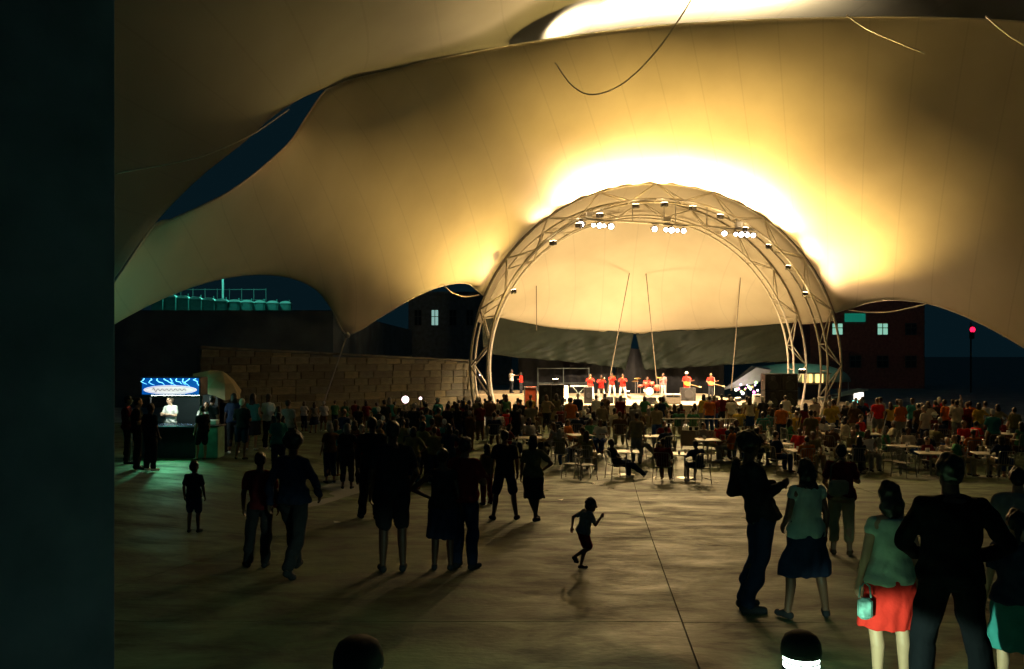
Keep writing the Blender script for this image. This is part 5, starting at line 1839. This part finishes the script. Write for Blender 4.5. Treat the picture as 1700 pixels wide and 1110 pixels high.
sx0 = at(895, 650, 49.2).x
for i in range(2):
    for j in range(2):
        cabinet((sx0 + .35 + i * .74, 49.0, .02 + j * 1.19 if j else .02), .72, .8, 1.17, '%s %s loudspeaker of the dark stack left of the stage' % (['lower', 'upper'][j], ['left', 'right'][i]), 'loudspeakers left of the stage')
sx0 = at(1268, 650, 49.2).x
for i in range(2):
    for j in range(3):
        cabinet((sx0 + .48 + i * .97, 49.0, .02 + j * 1.0), .95, .8, .98, '%s %s loudspeaker of the dark stack right of the stage' % (['bottom', 'middle', 'top'][j], ['left', 'right'][i]), 'loudspeakers right of the stage')
for k, (px, ft, w_, h_, lab) in enumerate(((1143, 664, .95, .85, 'large dark monitor in front of the guitarist with the hat'), (1183, 671, .7, .42, 'dark floor monitor in front of the rightmost guitarist'), (1010, 668, .6, .4, 'dark floor monitor between the horn players'), (1030, 671, .65, .42, 'olive floor monitor right of the horn players'), (1080, 671, .7, .42, 'floor monitor below the drum kit'), (977, 668, .5, 1.0, 'tall narrow dark cabinet left of the horn players'))):
    Y = (CZ - SZ) * F / (ft - HZ)
    Y = max(50.6, Y - 1.0)
    cabinet(((px - 850) / F * Y, Y, SZ + .002), w_, .5, h_, lab, 'monitors on the stage floor', ((.5, .5, .32),), mat('monitor_olive', (.10, .09, .05), .6, .2, 5) if 'olive' in lab else black)
whitec = mat('white_cabinet', (.75, .70, .6), .5, .1, 5)
for px, ft, w_, h_, lab in ((1112, 671, .55, .62, 'left white box with dark lettering strip at the stage front'), (1124, 671, .5, .62, 'right white box with dark lettering strip at the stage front'), (1258, 672, .42, .6, 'white box at the right front corner of the stage'), (938, 664, .42, .95, 'cream amplifier tower at the left of the stage')):
    Y = max(50.4, (CZ - SZ) * F / (ft - HZ))
    X = (px - 850) / F * Y
    o = empty('amplifier', (X, Y, SZ + .002))
    tag(o, lab, 'amplifier', 'pale boxes on the stage')
    MB().bbox((-w_ / 2, 0, 0), (w_ / 2, .45, h_), .02).build('cabinet', whitec, o)
    MB().bbox((-w_ / 2 + .08, -.012, h_ - .16), (w_ / 2 - .08, -.001, h_ - .09), .004).build('label_strip', black, o)
    MB().bbox((-w_ / 2 + .05, -.01, .05), (w_ / 2 - .05, -.001, h_ - .2), .004).build('grille', mat('cream_grille', (.55, .48, .36), .8, .15, 30), o)
# road case and console at the left wing
o = empty('road_case', (at(881, 660, 50.3).x, 50.6, SZ + .002 - 1.12))
o.location.z = 0.02
tag(o, 'tall orange road case with metal edges left of the speakers', 'road case')
MB().bbox((-.36, 0, .12), (.36, .6, 2.15), .02).build('case', mat('case_orange', (.62, .10, .03), .5, .15, 5), o)
for s_ in (-1, 1):
    MB().bbox((s_ * .36 - .03, -.02, .1), (s_ * .36 + .03, .04, 2.17), .006).build('edge_trim', alu, o)
for z in (.12, 1.1, 2.12):
    MB().bbox((-.33, -.016, z - .03), (.33, -.002, z + .03), .004).build('edge_trim', alu, o)
for x in (-.28, .28):
    MB().ball((x, .1, .055), .055, n=8, m=6).ball((x, .5, .055), .055, n=8, m=6).build('castor', black, o)
o = empty('keyboard_stand', (at(962, 655, 54).x, 54.5, SZ + .002))
tag(o, 'keyboard on a crossed stand left of the horn players', 'keyboard')
MB().bbox((-.55, -.15, .92), (.55, .15, 1.02), .015).build('keyboard', mat('keys', (.12, .12, .12), .4, .2, 20), o)
MB().tube([(-.4, 0, 0), (.4, 0, .92)], .02, 6).tube([(.4, .05, 0), (-.4, .05, .92)], .02, 6).build('stand', fen_m, o)
# scaffold frame and thin masts behind the band
sf = empty('scaffold', (at(893, 640, 66).x, 66, 0))
tag(sf, 'thin pipe scaffold frame behind the left speakers', 'scaffold')
for x in (0, 2.0, 4.0):
    MB().tube([(x, 0, 0), (x, 0, 3.1)], .035, 6).build('upright', fen_m, sf)
for z in (1.9, 3.05):
    MB().tube([(0, 0, z), (4.0, 0, z)], .03, 6).build('crossbar', fen_m, sf)

# scraps of paper on the paving
paper = mat('paper', (.7, .68, .6), .8, .1, 8)
for k, (px, ft) in enumerate(sorted(((984, 803), (1001, 806), (1160, 812), (1190, 800), (930, 830), (1016, 812), (1240, 860), (720, 880), (560, 868), (1210, 815), (905, 815), (1330, 900)))):
    p = pxpos(px, ft)
    rz = rnd.uniform(0, 3)
    c_, s_ = math.cos(rz), math.sin(rz)
    w_, h_ = rnd.uniform(.06, .11), rnd.uniform(.04, .07)
    vs = []
    for u, v_, dz in ((-1, -1, .006), (1, -1, .02), (1, 1, .008), (-1, 1, .03), (0, 0, .012)):
        x, y = u * w_, v_ * h_
        X, Y = p.x + c_ * x - s_ * y, p.y + s_ * x + c_ * y
        vs.append((X, Y, gz(X, Y) + dz))
    o = MB().add(vs, [(0, 1, 4), (1, 2, 4), (2, 3, 4), (3, 0, 4)]).build('paper_scrap', paper)
    o.modifiers.new('thickness', 'SOLIDIFY').thickness = .002
    tag(o, 'crumpled white paper scrap lying on the paving, %s from the left' % ordn(k + 1), 'litter', 'paper scraps on the paving')
# shoulder bag of the person in khaki trousers
p = pxpos(1388, 921) + V((0, -.16, 0))
o = empty('shoulder_bag', p)
tag(o, 'pale shoulder bag on the back of the person in khaki trousers', 'bag')
MB().bbox((-.16, -.07, .84), (.10, .05, 1.06), .03).build('pouch', mat('bag_canvas', (.30, .29, .18), .8, .2, 8), o)
MB().tube([(-.14, 0, 1.04), (-.12, .02, 1.25), (.02, .06, 1.36), (.10, .12, 1.3)], .012, 6).build('strap', mat('bag_strap', (.12, .1, .07), .8, .2, 8), o)
